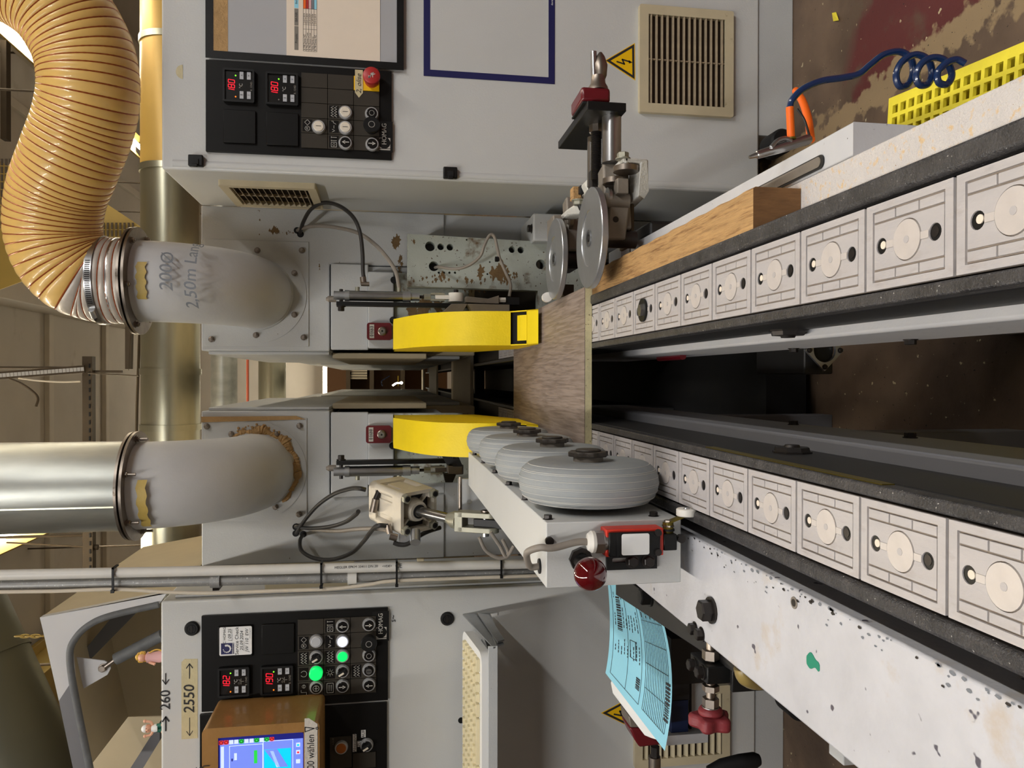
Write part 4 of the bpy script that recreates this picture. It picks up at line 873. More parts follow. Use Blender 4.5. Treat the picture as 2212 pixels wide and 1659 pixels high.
# ================================================================== ducts on the machine housings
def elbow(sgn):
    ctr = A(553, 635 if sgn > 0 else 1017, YM); cxx, cz = ctr.x, ctr.z
    Ya = 1.72 if sgn > 0 else 1.70; r = .085 if sgn > 0 else .0905
    s = 'right' if sgn > 0 else 'left'
    lab = 'grey extraction elbow with handwritten hose size on the right housing' if sgn > 0 else 'grey extraction elbow with foam sealing on the left housing'
    t = thing('duct_elbow', lab, 'duct', (cxx, YM, cz)); fr = frY(YM)
    if sgn > 0: q0, q1 = A(443, 747, YM), A(667, 523, YM)
    else: q0, q1 = A(437, 1127, YM), A(663, 903, YM)
    MB().slab(fr, q0.x, q1.z, q1.x, q0.z, 0, .003, 'mach').build('square_flange', t, .0006)
    R = .107*1.135
    MB().disc(fr, cxx, cz, R*.98, .003, .005, 'mach', 64).build('round_flange', t)
    bolts = ((457, 733), (656, 729), (652, 541), (556, 541), (636, 590), (636, 680), (553, 724)) if sgn > 0 else ((447, 921), (647, 920), (500, 938), (598, 938), (642, 1015), (595, 1095), (646, 1111))
    for ix, iy in bolts:
        p = A(ix, iy, YM-.005); MB().hexa(p, -UY, .006, .007, 'steelworn').cyl(p, p-UY*.012, .003, 'steelworn', 10).build('bolt', t)
    # smooth bend: from the face towards the viewer, then up
    Rb = YM-Ya; pts = []; pts.append(V(cxx, YM-.004, cz))
    n = 18
    for k in range(n+1):
        a_ = math.pi/2*k/n; pts.append(V(cxx, YM-.005-Rb*math.sin(a_)*.98, cz+Rb*(1-math.cos(a_))))
    ztop = A(300, 607, Ya).z if sgn > 0 else A(296, 1046, Ya).z
    pts.append(V(cxx, Ya, ztop))
    MB().tube(pts, r, 'elbow', 56).build('elbow', t)
    MB().lathe(V(cxx, YM-.005, cz), -UY, [(0, r*1.04), (.006, r*1.04), (.01, r)], 'mach', 56).build('weld_collar', t)
    if sgn < 0:
        mb = MB(); pf = []; rf = []
        for k in range(120):
            a_ = math.radians(-140+k*1.5); e_ = 1 if 12 < k < 108 else .45; rr = r*(1.05+.03*math.sin(k*.31)+.02*random.random())
            pf.append(V(cxx+rr*math.cos(a_), YM-.007, cz+rr*math.sin(a_))); rf.append(e_*(.0075+.0035*math.sin(k*.23)+.0035*random.random()))
        mb.tube(pf, .008, 'foam', 9, rf)
        for k in range(46):
            a_ = math.radians(-30+random.random()*75-20); rr = r*(1.1+.16*random.random()); mb.ball(V(cxx+rr*math.cos(a_), YM-.006, cz+rr*math.sin(a_)), .0012+.0026*random.random(), 'foam', 7, 4)
        mb.build('sealing_foam', t, label='tan expanding foam bead')
        MB().prism([fr(A(433, 900, YM).x, A(640, 910, YM).z), fr(A(433, 900, YM).x-.008, A(660, 905, YM).z), fr(A(433, 903, YM).x-.010, A(436, 905, YM).z), fr(A(433, 900, YM).x+.000, A(436, 905, YM).z)], (0, -.006, 0), 'foam').build('sealing_foam', t)
    # upper collar
    Rc = .112 if sgn > 0 else .113
    cl = MB().lathe(V(cxx, Ya, ztop-.004), UZ, [(0, r*1.005), (0, Rc), (.005, Rc), (.005, r)], 'steelworn', 64, False).lathe(V(cxx, Ya, ztop+.0055), UZ, [(0, r), (0, Rc*.99), (.005, Rc*.99), (.005, r)], 'steelworn', 64, False).build('collar', t)
    for k in range(6):
        a_ = math.radians(60*k+(20 if sgn > 0 else -10)); c = V(cxx+Rc*.88*math.cos(a_), Ya+Rc*.88*math.sin(a_), ztop-.004)
        MB().hexa(c, -UZ, .006, .007, 'steelworn').cyl(c, c-UZ*(.009 if sgn > 0 else .022), .003, 'steelworn', 8).build('bolt', cl)
    # tape and handwriting wrapped around the pipe
    def wr(h0, zc, ang):
        return lambda x, y, h=0: V(cxx+(r+.0006+h)*math.sin(ang+x/r), Ya-(r+.0006+h)*math.cos(ang+x/r), zc+y)
    def wrapstrip(zc, a0, a1, hh, m_):
        mb = MB(); k = 14; vs = []
        for i in range(k+1):
            a_ = a0+(a1-a0)*i/k; off = .002*math.sin(i*1.7)
            for e in (-hh/2, hh/2): vs.append(V(cxx+(r+.0009)*math.sin(a_), Ya-(r+.0009)*math.cos(a_), zc+e+off))
        mb.add(vs, [(2*i, 2*i+2, 2*i+3, 2*i+1) for i in range(k)], m_); return mb.build('tape_patch', t)
    zc = A(304, 600, Ya-r).z
    if sgn > 0: wrapstrip(zc, -.55, .35, .018, 'tapeyellow')
    else: wrapstrip(zc, -1.0, .25, .018, 'tapeyellow')
    if sgn > 0:
        MB().text(wr(0, A(360, 600, Ya-r).z, 0), '200\u00d8', .012, 0, .036, 'inkgrey', shear=.15).text(wr(0, A(360, 600, Ya-r).z, 0), '200\u00d8', .0128, .0004, .036, 'inkgrey', shear=.15).text(wr(0, A(412, 600, Ya-r).z, 0), '2,50m Lang', .010, 0, .034, 'inkgrey', shear=.15).text(wr(0, A(412, 600, Ya-r).z, 0), '2,50m Lang', .0108, .0004, .034, 'inkgrey', shear=.15).build('handwriting', t)
    return t, cxx, Ya, ztop, r
er, ex, ey, ez, err = elbow(1)
el, lx, ly, lz, lr = elbow(-1)
gd = thing('galvanised_duct', 'straight galvanised duct rising from the left elbow', 'duct', (lx, ly, lz+.012))
MB().cyl((lx, ly, lz+.0105), (lx, ly, lz+1.0), lr*1.02, 'galv', 64).build('pipe', gd)
MB().box((lx-lr*.35, ly-lr*.985, lz+.011), (lx-lr*.35+.003, ly-lr*.94, lz+1.0), 'galvx').build('seam', gd)
# ---- ribbed yellow hose
hs = thing('extraction_hose', 'large ribbed amber suction hose curving over the right cabinet', 'hose', (ex, ey, ez))
path = [V(ex, ey, ez+.012), A(238, 602, 1.72), A(200, 600, 1.72), A(162, 584, 1.71), A(130, 545, 1.70), A(116, 492, 1.69), A(124, 420, 1.67), A(152, 345, 1.64), A(180, 270, 1.62), A(193, 200, 1.6), A(186, 125, 1.59), A(158, 60, 1.58), A(112, 0, 1.57), A(40, -50, 1.57), A(-60, -95, 1.57), A(-160, -130, 1.57)]
path[1].x = ex; path[1].y = ey
P = resample(spline(path, 24), .0022); per = 6.0; R0 = .0895
rad = []; cut = int(.11/.0022)//6*6
for i in range(len(P)):
    ph = (i % per)/per; rad.append(R0*(1-.022*(abs(2*ph-1))**3))
def seg_hose(i0, i1, m_, nm, label=None): return MB().tube(P[i0:i1+1], R0, m_, 56, rad[i0:i1+1], cap=False).build(nm, hs, label=label)
seg_hose(0, cut, 'hoseclear', 'hose_cuff', 'clear end of the hose over the metal spigot')
seg_hose(cut, len(P)-1, 'hose', 'hose_wall')
for i in range(6, len(P)-2, 6):
    t_ = (P[i+1]-P[i-1]).normalized(); a_, b_, _ = basis(t_); n = 44; ring = [P[i]+(a_*math.cos(6.28318*k/n)+b_*math.sin(6.28318*k/n))*(R0*.975) for k in range(n)]
    mb = MB(); vs = []; fs = []
    for k in range(n):
        o_ = (ring[k]-P[i]).normalized()
        for q in range(5): an = 6.28318*q/5; vs.append(ring[k]+o_*math.cos(an)*.0020+t_*math.sin(an)*.0018)
    for k in range(n):
        for q in range(5): fs.append((k*5+q, k*5+(q+1) % 5, ((k+1) % n)*5+(q+1) % 5, ((k+1) % n)*5+q))
    mb.add(vs, fs, 'hosewire').build('spiral_wire', hs)
hc = thing('hose_clamp', 'steel worm drive clamp around the hose end above the right elbow', 'clamp', (ex, ey, ez+.06))
hd = V(.0, 0, 1); hz = ez+.062
MB().lathe(V(ex, ey, hz), UZ, [(0, R0*.99), (0, R0*1.03), (.014, R0*1.03), (.014, R0*.99)], 'steel', 56, False).build('band', hc)
mb = MB()
for k in range(22):
    a_ = -2.2+k*.045; c = V(ex+R0*1.031*math.cos(a_), ey+R0*1.031*math.sin(a_), hz+.007); mb.obox(c, V(-math.sin(a_), math.cos(a_), 0)*.0009, UZ*.0045, V(math.cos(a_), math.sin(a_), 0)*.0004, 'black')
mb.build('band_slots', hc)
a_ = -2.45; c = V(ex+R0*1.07*math.cos(a_), ey+R0*1.07*math.sin(a_), hz+.007); tt = V(-math.sin(a_), math.cos(a_), 0)
MB().cyl(c-tt*.010, c+tt*.010, .006, 'steel', 14).cyl(c-tt*.018, c-tt*.010, .0045, 'boltdark', 6).build('screw_housing', hc)
MB().lathe(V(ex, ey, ez+.012), UZ, [(0, err*1.0), (.02, err*1.02), (.022, err*1.05), (.026, err*1.05), (.03, err*1.02), (.05, err*1.02)], 'steel', 48, False).build('spigot', hs)
# ================================================================== yellow guards
CX0 = -.0097
def guard(sgn):
    s = 'right' if sgn > 0 else 'left'
    xin = CX0+sgn*(.0735); xout = CX0+sgn*(.138)
    t = thing('saw_guard', 'curved yellow sheet metal guard on the %s machine half above the board' % s, 'guard', ((xin+xout)/2, 1.6, .64))
    prof = [(850, 1.665), (878, 1.59), (910, 1.525), (950, 1.478), (1000, 1.450), (1048, 1.438), (1103, 1.432)]
    fr_ = [(Yp_, A(ix, 760, Yp_).z) for ix, Yp_ in prof]
    zbot = fr_[-1][0]; back = 1.80
    th = .003; n = len(fr_)
    mb = MB(); sp_pts = spline([V(0, y, z) for y, z in fr_], 5); x0, x1 = min(xin, xout), max(xin, xout); vs = []
    for p in sp_pts: vs += [V(x0, p.y, p.z), V(x1, p.y, p.z)]
    mb.add(vs, [(2*i, 2*i+2, 2*i+3, 2*i+1) for i in range(len(sp_pts)-1)], 'yellow'); vs2 = [v+V(0, .003, 0) for v in vs]
    mb.add(vs2, [(2*i, 2*i+1, 2*i+3, 2*i+2) for i in range(len(sp_pts)-1)], 'yellow').build('front_skin', t)
    ztop = fr_[0][1]
    for x_, nm in ((xin, 'side_cheek'), (xout, 'side_cheek')):
        zb0 = .636
        pts = [V(x_, back, ztop), V(x_, fr_[0][0], ztop)]+[V(x_, p.y+.001, p.z) for p in sp_pts[1:]]+[V(x_, 1.402, .645), V(x_, 1.378, .629), V(x_, 1.60, .629), V(x_, back, .70)]
        MB().prism(pts, (-sgn*.002 if x_ == xout else sgn*.002, 0, 0), 'yellow').build('side_cheek', t)
    MB().box((min(xin, xout), back, ztop-.002), (max(xin, xout), fr_[0][0], ztop), 'yellow').build('top_skin', t)
    # lower flap set in behind a dark slot
    a, b = sorted((xin+sgn*.0085, xout-sgn*.0085)); y1, z1 = fr_[-1]
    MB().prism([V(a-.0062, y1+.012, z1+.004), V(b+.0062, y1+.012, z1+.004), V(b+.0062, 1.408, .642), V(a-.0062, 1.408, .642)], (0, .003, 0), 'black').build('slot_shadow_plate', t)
    mb = MB(); za = z1-.0065
    mb.prism([V(a, y1+.008, za), V(b, y1+.008, za), V(b, y1-.014, .656), V(a, y1-.014, .656)], (0, .003, 0), 'yellow')
    mb.prism([V(a, y1-.014, .656), V(b, y1-.014, .656), V(b, 1.404, .645), V(a, 1.404, .645)], (0, .003, 0), 'yellow')
    mb.build('flap', t)
    a, b = sorted((xin, xout))
    MB().prism([V(a, 1.402, .645), V(b, 1.402, .645), V(b, 1.378, .629), V(a, 1.378, .629)], (0, .004, 0), 'yellow').box((a, 1.402, .646), (b, 1.405, .641), 'yellow').build('bottom_lip', t)
    for ix in (741, 756) if sgn > 0 else (900, 951): pass
    for u in (.22, .78): p = V(xin+(xout-xin)*u, fr_[0][0]-.0005+.004, ztop-.010); MB().cyl(p, p-UY*.006, .0018, 'black', 10).build('rivet_hole', t)
    # stub of dark bracket between guard and machine
    MB().box((a+.01, back-.001, .70), (b-.01, YM, .80), 'boltdark').build('mounting_bracket', t)
    return t
guard(1); guard(-1)
# ---- red position counters above the guards
def counter(ix0, iy0, ix1, iy1, num, s, kn):
    Y = YM-.027; p, q = A(ix0, iy0, Y), A(ix1, iy1, Y); x0, x1, z0, z1 = p.x, q.x, q.z, p.z
    t = thing('position_counter', 'dark red position counter with a steel spindle above the %s yellow guard' % s, 'counter', (x0, Y, z0))
    MB().plate(frY(Y), [rrect(x0, z0, x1, z1, .006)], 0, .022, 'redbox').build('body', t, .003)
    f = frY(Y-.0225); zc = z1-(z1-z0)*.20
    mb = MB().rect(f, x0+.004, zc-.0055, x1-.004, zc+.0055, 'print', 0); mb.text(f, num, (x0+x1)/2, zc, .0105, 'ink', .0004)
    for k in range(1, 5): xx = x0+.004+(x1-x0-.008)*k/5; mb.rect(f, xx-.0003, zc-.0055, xx+.0003, zc+.0055, 'ink', .0003)
    mb.build('number_window', t)
    c = f((x0+x1)/2, z0+(z1-z0)*.38, 0)
    MB().lathe(c, -UY, [(0, .0105), (.003, .0105), (.004, .0085), (.010, .0085)], 'steelworn', 28).lathe(c-UY*.010, -UY, [(0, .0075), (.004, .007)], 'steel', 6).cyl(c-UY*.014, c-UY*.0145, .0022, 'black', 12).build('spindle', t)
    kk = A(*kn, YM-.02); MB().lathe(kk, -UY, [(0, .0075), (.012, .0085), (.015, .007)], 'rubber', 24).build('rubber_stop', t)
counter(793, 735, 846, 699, '01663', 'right', (849, 692))
counter(791, 956, 845, 918, '01680', 'left', (848, 962))
tag(MB().lathe(A(851, 605, YM-.027), -UY, [(0, .0085), (.003, .0085)], 'rubber', 24).build('rubber_plug'), 'black rubber plug on the right service plate', 'plug')
# ================================================================== slender pneumatic cylinders
def slim(sgn):
    Y = 1.74; s = 'right' if sgn > 0 else 'left'
    yy = 640 if sgn > 0 else 1017; yb = 659 if sgn > 0 else 996
    x = A(830, yy, Y).x; Zf = lambda ix: A(ix, yy, Y).z
    t = thing('pneumatic_cylinder', 'slender steel pneumatic cylinder beside the %s yellow guard' % s, 'cylinder', (x, Y, Zf(905)))
    up = UZ; r = .0115
    MB().cyl(V(x, Y, Zf(755)), V(x, Y, Zf(870)), r, 'steel', 32).build('barrel', t)
    MB().lathe(V(x, Y, Zf(887)), UZ, [(0, r*1.05), (Zf(870)-Zf(887), r*1.08)], 'alu', 32).lathe(V(x, Y, Zf(906)), UZ, [(0, r*.78), (Zf(887)-Zf(906), r*.78)], 'alu', 28).build('end_cap', t); MB().lathe(V(x, Y, Zf(755)), UZ, [(0, r*1.08), (.010, r*1.08), (.010, r*.85), (.034, r*.85)], 'alu', 28).build('end_cap', t)
    MB().cyl(V(x, Y, Zf(918)), V(x, Y, Zf(906)), .0035, 'boltdark', 12).build('piston_rod', t)
    MB().lathe(V(x, Y, Zf(930)), UZ, [(0, .0075), (Zf(916)-Zf(930), .0075)], 'zinc', 6).box((x-.009, Y-.008, Zf(960)), (x-.005, Y+.008, Zf(930)), 'zinc').box((x+.005, Y-.008, Zf(960)), (x+.009, Y+.008, Zf(930)), 'zinc').cyl((x-.011, Y, Zf(952)), (x+.011, Y, Zf(952)), .003, 'zinc', 10).build('clevis', t)
    # lever link under the clevis
    col = 'foamwhite' if sgn > 0 else 'steelworn'
    MB().box((x-.0045, Y-.006, Zf(975)), (x+.0045, Y+.006, Zf(940)), col).lathe(V(x-.010+0, Y, Zf(985)), UX, [(0, .017), (.020, .017)], col, 28).build('lever', t)
    MB().hexa(V(x+.010, Y, Zf(985)), UX, .006, .008, 'boltdark').build('pivot_bolt', t)
    # flat carrier bar
    xb = A(900, yb, Y).x
    MB().box((xb-.005, Y-.012, A(1085 if sgn > 0 else 985, yb, Y).z), (xb+.0045, Y+.012, A(727, yb, Y).z), 'black').build('carrier_bar', t, .001)
    zt = A(737, yb, Y).z
    MB().cyl((min(x, xb)-.016, Y, zt), (max(x, xb)+.014, Y, zt), .004, 'boltdark', 12).hexa(V(xb-sgn*.005, Y, zt), V(-sgn, 0, 0), .008, .011, 'boltdark').build('pivot_bolt', t)
    MB().lathe(A(726, 646 if sgn > 0 else 1011, Y+.02), UZ, [(0, .007), (.016, .007), (.022, .003)], 'armgrey', 16).build('silencer', t)
    for ix in (772, 862):
        c = V(x+sgn*r*.9, Y, Zf(ix)); MB().cyl(c, c+V(sgn*.009, 0, 0), .005, 'zinc', 14).build('port_fitting', t)
    if sgn > 0:
        c = A(786, 612, Y); MB().cyl(V(c.x-.004, Y, c.z), V(c.x+.014, Y, c.z+.002), .007, 'steelworn', 14).cyl(V(c.x-.002, Y-.004, c.z-.012), V(c.x-.002, Y-.004, c.z+.006), .005, 'steelworn', 12).build('elbow_fitting', t)
    return t, x, Y
slim(1); slim(-1)
# linkage plates between right cylinder and guard
t = thing('clamp_linkage', 'grey steel lever linkage between the right cylinder and yellow guard', 'linkage', A(1050, 650, 1.7))
MB().prism([A(1006, 640, 1.70), A(1055, 645, 1.70), A(1078, 638, 1.70), A(1078, 656, 1.70), A(1040, 655, 1.70), A(1006, 653, 1.70)], (0, .03, 0), 'armgrey').build('arm', t, .001)
MB().prism([A(1010, 656, 1.68), A(1101, 658, 1.68), A(1101, 672, 1.68), A(1090, 676, 1.68), A(1020, 674, 1.68)], (0, .04, 0), 'armgrey').build('plate', t, .001)
MB().prism([A(956, 674, 1.70), A(975, 656, 1.70), A(1010, 656, 1.70), A(1000, 674, 1.70)], (0, .04, 0), 'armgrey').build('plate', t, .001)
MB().box(A(1092, 642, 1.71), A(1122, 658, 1.71)+V(0, .04, 0), 'rubber').cyl(A(1078, 648, 1.71), A(1092, 648, 1.71), .006, 'foamwhite', 6).build('proximity_sensor', t)
MB().box(A(1000, 680, 1.72), A(1120, 690, 1.72)+V(0, .05, 0), 'boltdark').build('back_block', t)
# left: dark bracket block between guard and wheel beam
t = thing('pivot_bracket', 'dark steel pivot bracket joining the left cylinder to the wheel beam', 'bracket', A(985, 1010, 1.66))
MB().prism([A(955, 985, 1.64), A(990, 985, 1.60), A(1000, 1008, 1.60), A(968, 1008, 1.66)], (0, .05, 0), 'black').box(A(968, 1006, 1.64), A(999, 1024, 1.64)+V(0, .05, 0), 'steelworn').build('block', t, .001)
MB().hexa(A(962, 978, 1.64), UZ, .007, .01, 'boltdark').hexa(A(984, 985, 1.6), UZ, .007, .006, 'boltdark').build('bolt', t)
MB().prism([A(958, 1024, 1.64), A(985, 1026, 1.64), A(978, 1042, 1.64), A(962, 1042, 1.64)], (0, .03, 0), 'boltdark').build('foot', t)
# ================================================================== big square pneumatic cylinder
ax = V(-.10, -.80, -.50).normalized()
c1 = A(905, 1105, 1.50); L_ = .118; c0 = c1-ax*L_
e1 = ax.cross(UZ).normalized(); e2 = e1.cross(ax).normalized(); hw = .0415
t = thing('square_pneumatic_cylinder', 'big cream cast square pneumatic cylinder with four tie bolts on the left', 'cylinder', c0)
mb = MB(); ax_fr = lambda c: (lambda x, y, h=0: c+e1*x+e2*y+ax*h)
mb.plate(ax_fr(c0), [rrect(-hw, -hw, hw, hw, .012)], 0, .026, 'castalu'); mb.build('rear_cap', t, .002)
mb = MB(); mb.plate(ax_fr(c0), [rrect(-hw*.86, -hw*.86, hw*.86, hw*.86, .01)], .026, L_-.03, 'castalu')
for i in (-1, 1):
    for j in (-1, 1): mb.cyl(c0+e1*i*hw*.78+e2*j*hw*.78+ax*.02, c0+e1*i*hw*.78+e2*j*hw*.78+ax*(L_-.02), .009, 'castalu', 16)
    mb.obox(c0+e1*i*hw*.88+ax*L_*.5, e1*.002, e2*hw*.36, ax*(L_*.27), 'castalu'); mb.obox(c0+e2*i*hw*.88+ax*L_*.5, e2*.002, e1*hw*.36, ax*(L_*.27), 'castalu')
mb.build('barrel', t, .001)
f1 = ax_fr(c1)
rec = []
for a_, b_ in ((-.62, -.9), (.62, -.9), (.62, -.62), (.9, -.62), (.9, .62), (.62, .62), (.62, .9), (-.62, .9), (-.62, .62), (-.9, .62), (-.9, -.62), (-.62, -.62)): rec.append((a_*hw*.93, b_*hw*.93))
MB().plate(f1, [rrect(-hw, -hw, hw, hw, .010), rec], -.030, 0, 'castalu').build('front_cap', t, .001)
MB().plate(f1, [rrect(-hw*.95, -hw*.95, hw*.95, hw*.95, .01)], -.028, -.022, 'boltdark').build('recess_floor', t)
mb = MB(); mb.lathe(c1-ax*.024, ax, [(0, .024), (.018, .021), (.024, .019), (.024, .012)], 'castalu', 36)
for k in range(4): d_ = e1*math.cos(.785+1.571*k)+e2*math.sin(.785+1.571*k); mb.obox(c1-ax*.018+d_*.028, d_*.012, ax*.006, d_.cross(ax)*.0018, 'castalu')
mb.build('rod_boss', t)
MB().lathe(c1+ax*.0005, ax, [(0, .0135), (.002, .0135), (.002, .010)], 'rubber', 28, False).build('wiper_seal', t)
for i in (-1, 1):
    for j in (-1, 1):
        c = c1+e1*i*hw*.77+e2*j*hw*.77; MB().lathe(c, ax, [(0, .0095), (.008, .0095), (.009, .008)], 'zinc', 6).lathe(c+ax*.008, ax, [(0, .0055), (.002, .0055)], 'boltdark', 16).lathe(c+ax*.0095, ax, [(0, .003), (.001, .003)], 'black', 12).build('tie_bolt', t)
fk = A(985, 1123, 1.43)
MB().cyl(c1-ax*.01, fk-(fk-c1).normalized()*.012, .0095, 'steel', 28).build('piston_rod', t)
d_ = (fk-c1).normalized(); MB().lathe(fk-d_*.018, d_, [(0, .011), (.006, .013), (.014, .0165), (.026, .0165)], 'zinc', 28).build('rod_nut', t)
# fork head
g0 = fk+d_*.008; w_ = .0165; sx = V(-1, 0, 0)
fd = V(0, -.45, -.89).normalized(); fn = UX; fs_ = fd.cross(fn).normalized()
mb = MB()
for sg in (-1, 1): mb.obox(g0+fd*.032+fn*sg*.0135, fd*.03, fs_*.0155, fn*.0048, 'zinc').lathe(g0+fd*.062+fn*(sg*.0135-.0048), fn, [(0, .0155), (.0096, .0155)], 'zinc', 24)
mb.obox(g0+fd*.004, fd*.008, fs_*.0155, fn*.018, 'zinc'); mb.build('fork_head', t, .001)
MB().cyl(g0+fd*.052-fn*.026, g0+fd*.052+fn*.022, .006, 'steel', 20).lathe(g0+fd*.052+fn*.018, fn, [(0, .009), (.004, .009)], 'steelworn', 20).build('fork_pin', t)
lev = thing('lever_bar', 'black square lever bar held in the zinc fork head', 'bar', g0)
MB().obox(g0+fd*.06+V(-.002, 0, -.012), fd*.04, fs_*.012, fn*.0082, 'black').build('bar', lev, .001)
# fittings
mb = MB(); p = A(820, 1060, 1.55); mb.cyl(p, A(812, 1078, 1.55), .006, 'boltdark', 14).cyl(A(812, 1078, 1.55), A(806, 1106, 1.55), .0075, 'steelworn', 14).build('inlet_fitting', t)
mb = MB(); mb.box(A(862, 1150, 1.49), A(892, 1172, 1.49)+V(0, .02, 0), 'alu').cyl(A(897, 1148, 1.49), A(897, 1172, 1.47), .010, 'alu', 20).cyl(A(842, 1158, 1.49), A(858, 1162, 1.49), .007, 'steelworn', 14).build('flow_valve', t)
MB().cyl(A(838, 1133, 1.5), A(842, 1152, 1.5), .006, 'steelworn', 14).build('outlet_fitting', t)
# ================================================================== hoses
def cable(name, label, pts, r, m, cat='hose', n=10, parent=None, ends=None):
    o_ = MB().tube(spline(pts, n), r, m, 10).build(name, parent)
    return tag(o_, label, cat)
H = [(648, 505, YM), (655, 480, 1.88), (672, 452, 1.84), (700, 438, 1.80), (733, 445, 1.77), (762, 468, 1.75), (777, 500, 1.74), (783, 545, 1.74), (784, 585, 1.74), (787, 606, 1.74)]
cable('air_hose', 'dark air hose looping high to the right cylinder', [A(*q) for q in H], .0045, 'blackcable')
H = [(643, 498, YM), (655, 492, 1.90), (690, 488, 1.87), (730, 492, 1.85), (775, 504, 1.80), (812, 530, 1.77), (840, 562, 1.75), (856, 590, 1.74), (862, 622, 1.74)]
cable('air_hose', 'grey air hose curving in front of the dark one to the right cylinder', [A(*q) for q in H], .0045, 'greycable')
H = [(940, 578, YB+.01), (950, 577, YB-.02), (985, 581, 1.75), (1015, 572, 1.74), (1038, 552, 1.73), (1046, 530, 1.72), (1058, 508, 1.72), (1068, 512, 1.72), (1075, 540, 1.72), (1080, 560, 1.72), (1093, 590, 1.72), (1103, 615, 1.72), (1100, 640, 1.72)]
cable('sensor_cable', 'grey sensor cable bowed across the drilled steel plate', [A(*q) for q in H], .0035, 'greycable', 'cable')
tag(MB().lathe(A(1077, 560, 1.72), UZ, [(0, .006), (.008, .006)], 'black', 10).build('cable_tie'), 'black cable tie on the cable across the drilled plate', 'cable tie')
for q0 in ((650, 508), (645, 498)): pass
MB().lathe(A(649, 506, YM), -UY, [(0, .008), (.002, .008)], 'rubber', 20).build('grommet', hr); MB().lathe(A(642, 498, YM), -UY, [(0, .008), (.002, .008)], 'rubber', 20).build('grommet', hr)
for q in ((639, 1138), (639, 1152), (655, 1154)): MB().lathe(A(q[0], q[1], YM), -UY, [(0, .008), (.002, .008)], 'rubber', 20).build('grommet', hl)
H = [(640, 1152, YM), (655, 1128, 1.88), (685, 1093, 1.80), (720, 1068, 1.70), (755, 1056, 1.6), (775, 1055, 1.55), (790, 1058, 1.55)]
cable('air_hose', 'black air hose arching up to the square cylinder', [A(*q) for q in H], .0045, 'blackcable')
H = [(639, 1138, YM), (670, 1141, 1.86), (710, 1138, 1.78), (745, 1128, 1.68), (768, 1112, 1.58), (774, 1105, 1.55)]
cable('air_hose', 'dark grey air hose running flat to the square cylinder inlet', [A(*q) for q in H], .0045, 'blackcable')
H = [(639, 1137, YM), (680, 1144, 1.85), (730, 1147, 1.75), (770, 1143, 1.65), (815, 1142, 1.56), (838, 1146, 1.5)]
cable('air_hose', 'grey air hose just below the flat one', [A(*q) for q in H], .0045, 'greycable')
H = [(655, 1154, YM), (648, 1168, 1.88), (652, 1190, 1.84), (680, 1206, 1.8), (720, 1208, 1.76), (760, 1194, 1.7), (785, 1170, 1.62), (800, 1150, 1.56), (815, 1136, 1.5), (838, 1136, 1.5)]
cable('air_hose', 'black air hose sagging lowest beneath the square cylinder', [A(*q) for q in H], .0045, 'blackcable')
H = [(850, 1172, 1.49), (862, 1176, 1.49), (880, 1175, 1.49), (905, 1158, 1.5), (925, 1148, 1.53), (950, 1140, 1.56)]
cable('air_hose', 'short black hose looping under the flow valve', [A(*q) for q in H], .0045, 'blackcable')
# ================================================================== chain conveyors
def pad_mesh():
    W, D = .0262*2-.001, .0748-.0016; w2, d2 = W/2, D/2; mb = MB(); fr = frZ(-.0016); g = .0006
    mb.box((-w2, -d2, -.014), (w2, d2, -.0015), 'padlow')
    fx_, fy = w2*.80, d2*.82; fm = w2*.55
    mb.plate(fr, [rc(-w2, -d2, w2, d2), rc(-fx_-g, -fy-g, fx_+g, fy+g)], 0, .0016, 'pad')
    for sg in (-1, 1):
        x0, x1 = sorted((fm*sg+sg*g, fx_*sg-sg*g))
        for k in range(3): mb.slab(fr, x0, -fy+g+k*(2*fy/3), x1, -fy-g+(k+1)*(2*fy/3), 0, .0014, 'pad')
    mb.plate(fr, [rc(-fm+g, -fy+g, fm-g, fy-g), circ(0, 0, w2*.47, 32), circ(0, -d2*.62, w2*.19, 18), circ(0, d2*.62, w2*.19, 18)], 0, .0012, 'pad')
    for sg in (-1, 1): mb.slab(fr, -.0022, min(sg*w2*.45, sg*d2*.49), .0022, max(sg*w2*.45, sg*d2*.49), .0012, .0017, 'paddisc')
    return mb
conv = {}
def mkcopy(o, loc=None, parent=None):
    c = o.copy(); COL.objects.link(c)
    if loc is not None: c.location = loc
    c.parent = parent
    for k in o.children: mkcopy(k, k.location.copy(), c)
    return c
def conveyor(xc, ystart, s):
    t = thing('chain_conveyor', '%s feed chain of pale square pads between black rails' % s, 'conveyor', (xc, 0, .55))
    p0 = pad_mesh().build('chain_pad', t, .0004); p0.location = V(0, ystart, .61-.55-.014)
    d0 = MB().disc(frZ(0), 0, 0, .0114, 0, .0016, 'paddisc', 32).disc(frZ(0), 0, 0, .0022, .0016, .0018, 'pad', 12).build('pad_button', p0); d0.location = V(0, 0, .0125)
    for sg in (-1, 1):
        h0 = MB().disc(frZ(0), 0, 0, .0047, 0, .0003, 'black', 18); 
        if sg > 0: h0.disc(frZ(0), .0004, -.0012, .0024, .0003, .0009, 'cream', 12)
        else: h0.disc(frZ(0), .0004, .0006, .0030, .0003, .0006, 'boltdark', 12)
        h0 = h0.build('pad_screw', p0); h0.location = V(0, sg*.0366*.62, .0126)
    n = 10
    for i in range(-2, 22):
        if i == 0: continue
        mkcopy(p0, V(0, ystart+i*.0755, .61-.55-.014), t)
    return t
c0 = B(1731, 501, .61)
PR = .357+.0755/2; PL = .3615+.0755/2
cr = conveyor(.0795, PR, 'right'); cl_ = conveyor(-.0988, PL, 'left')
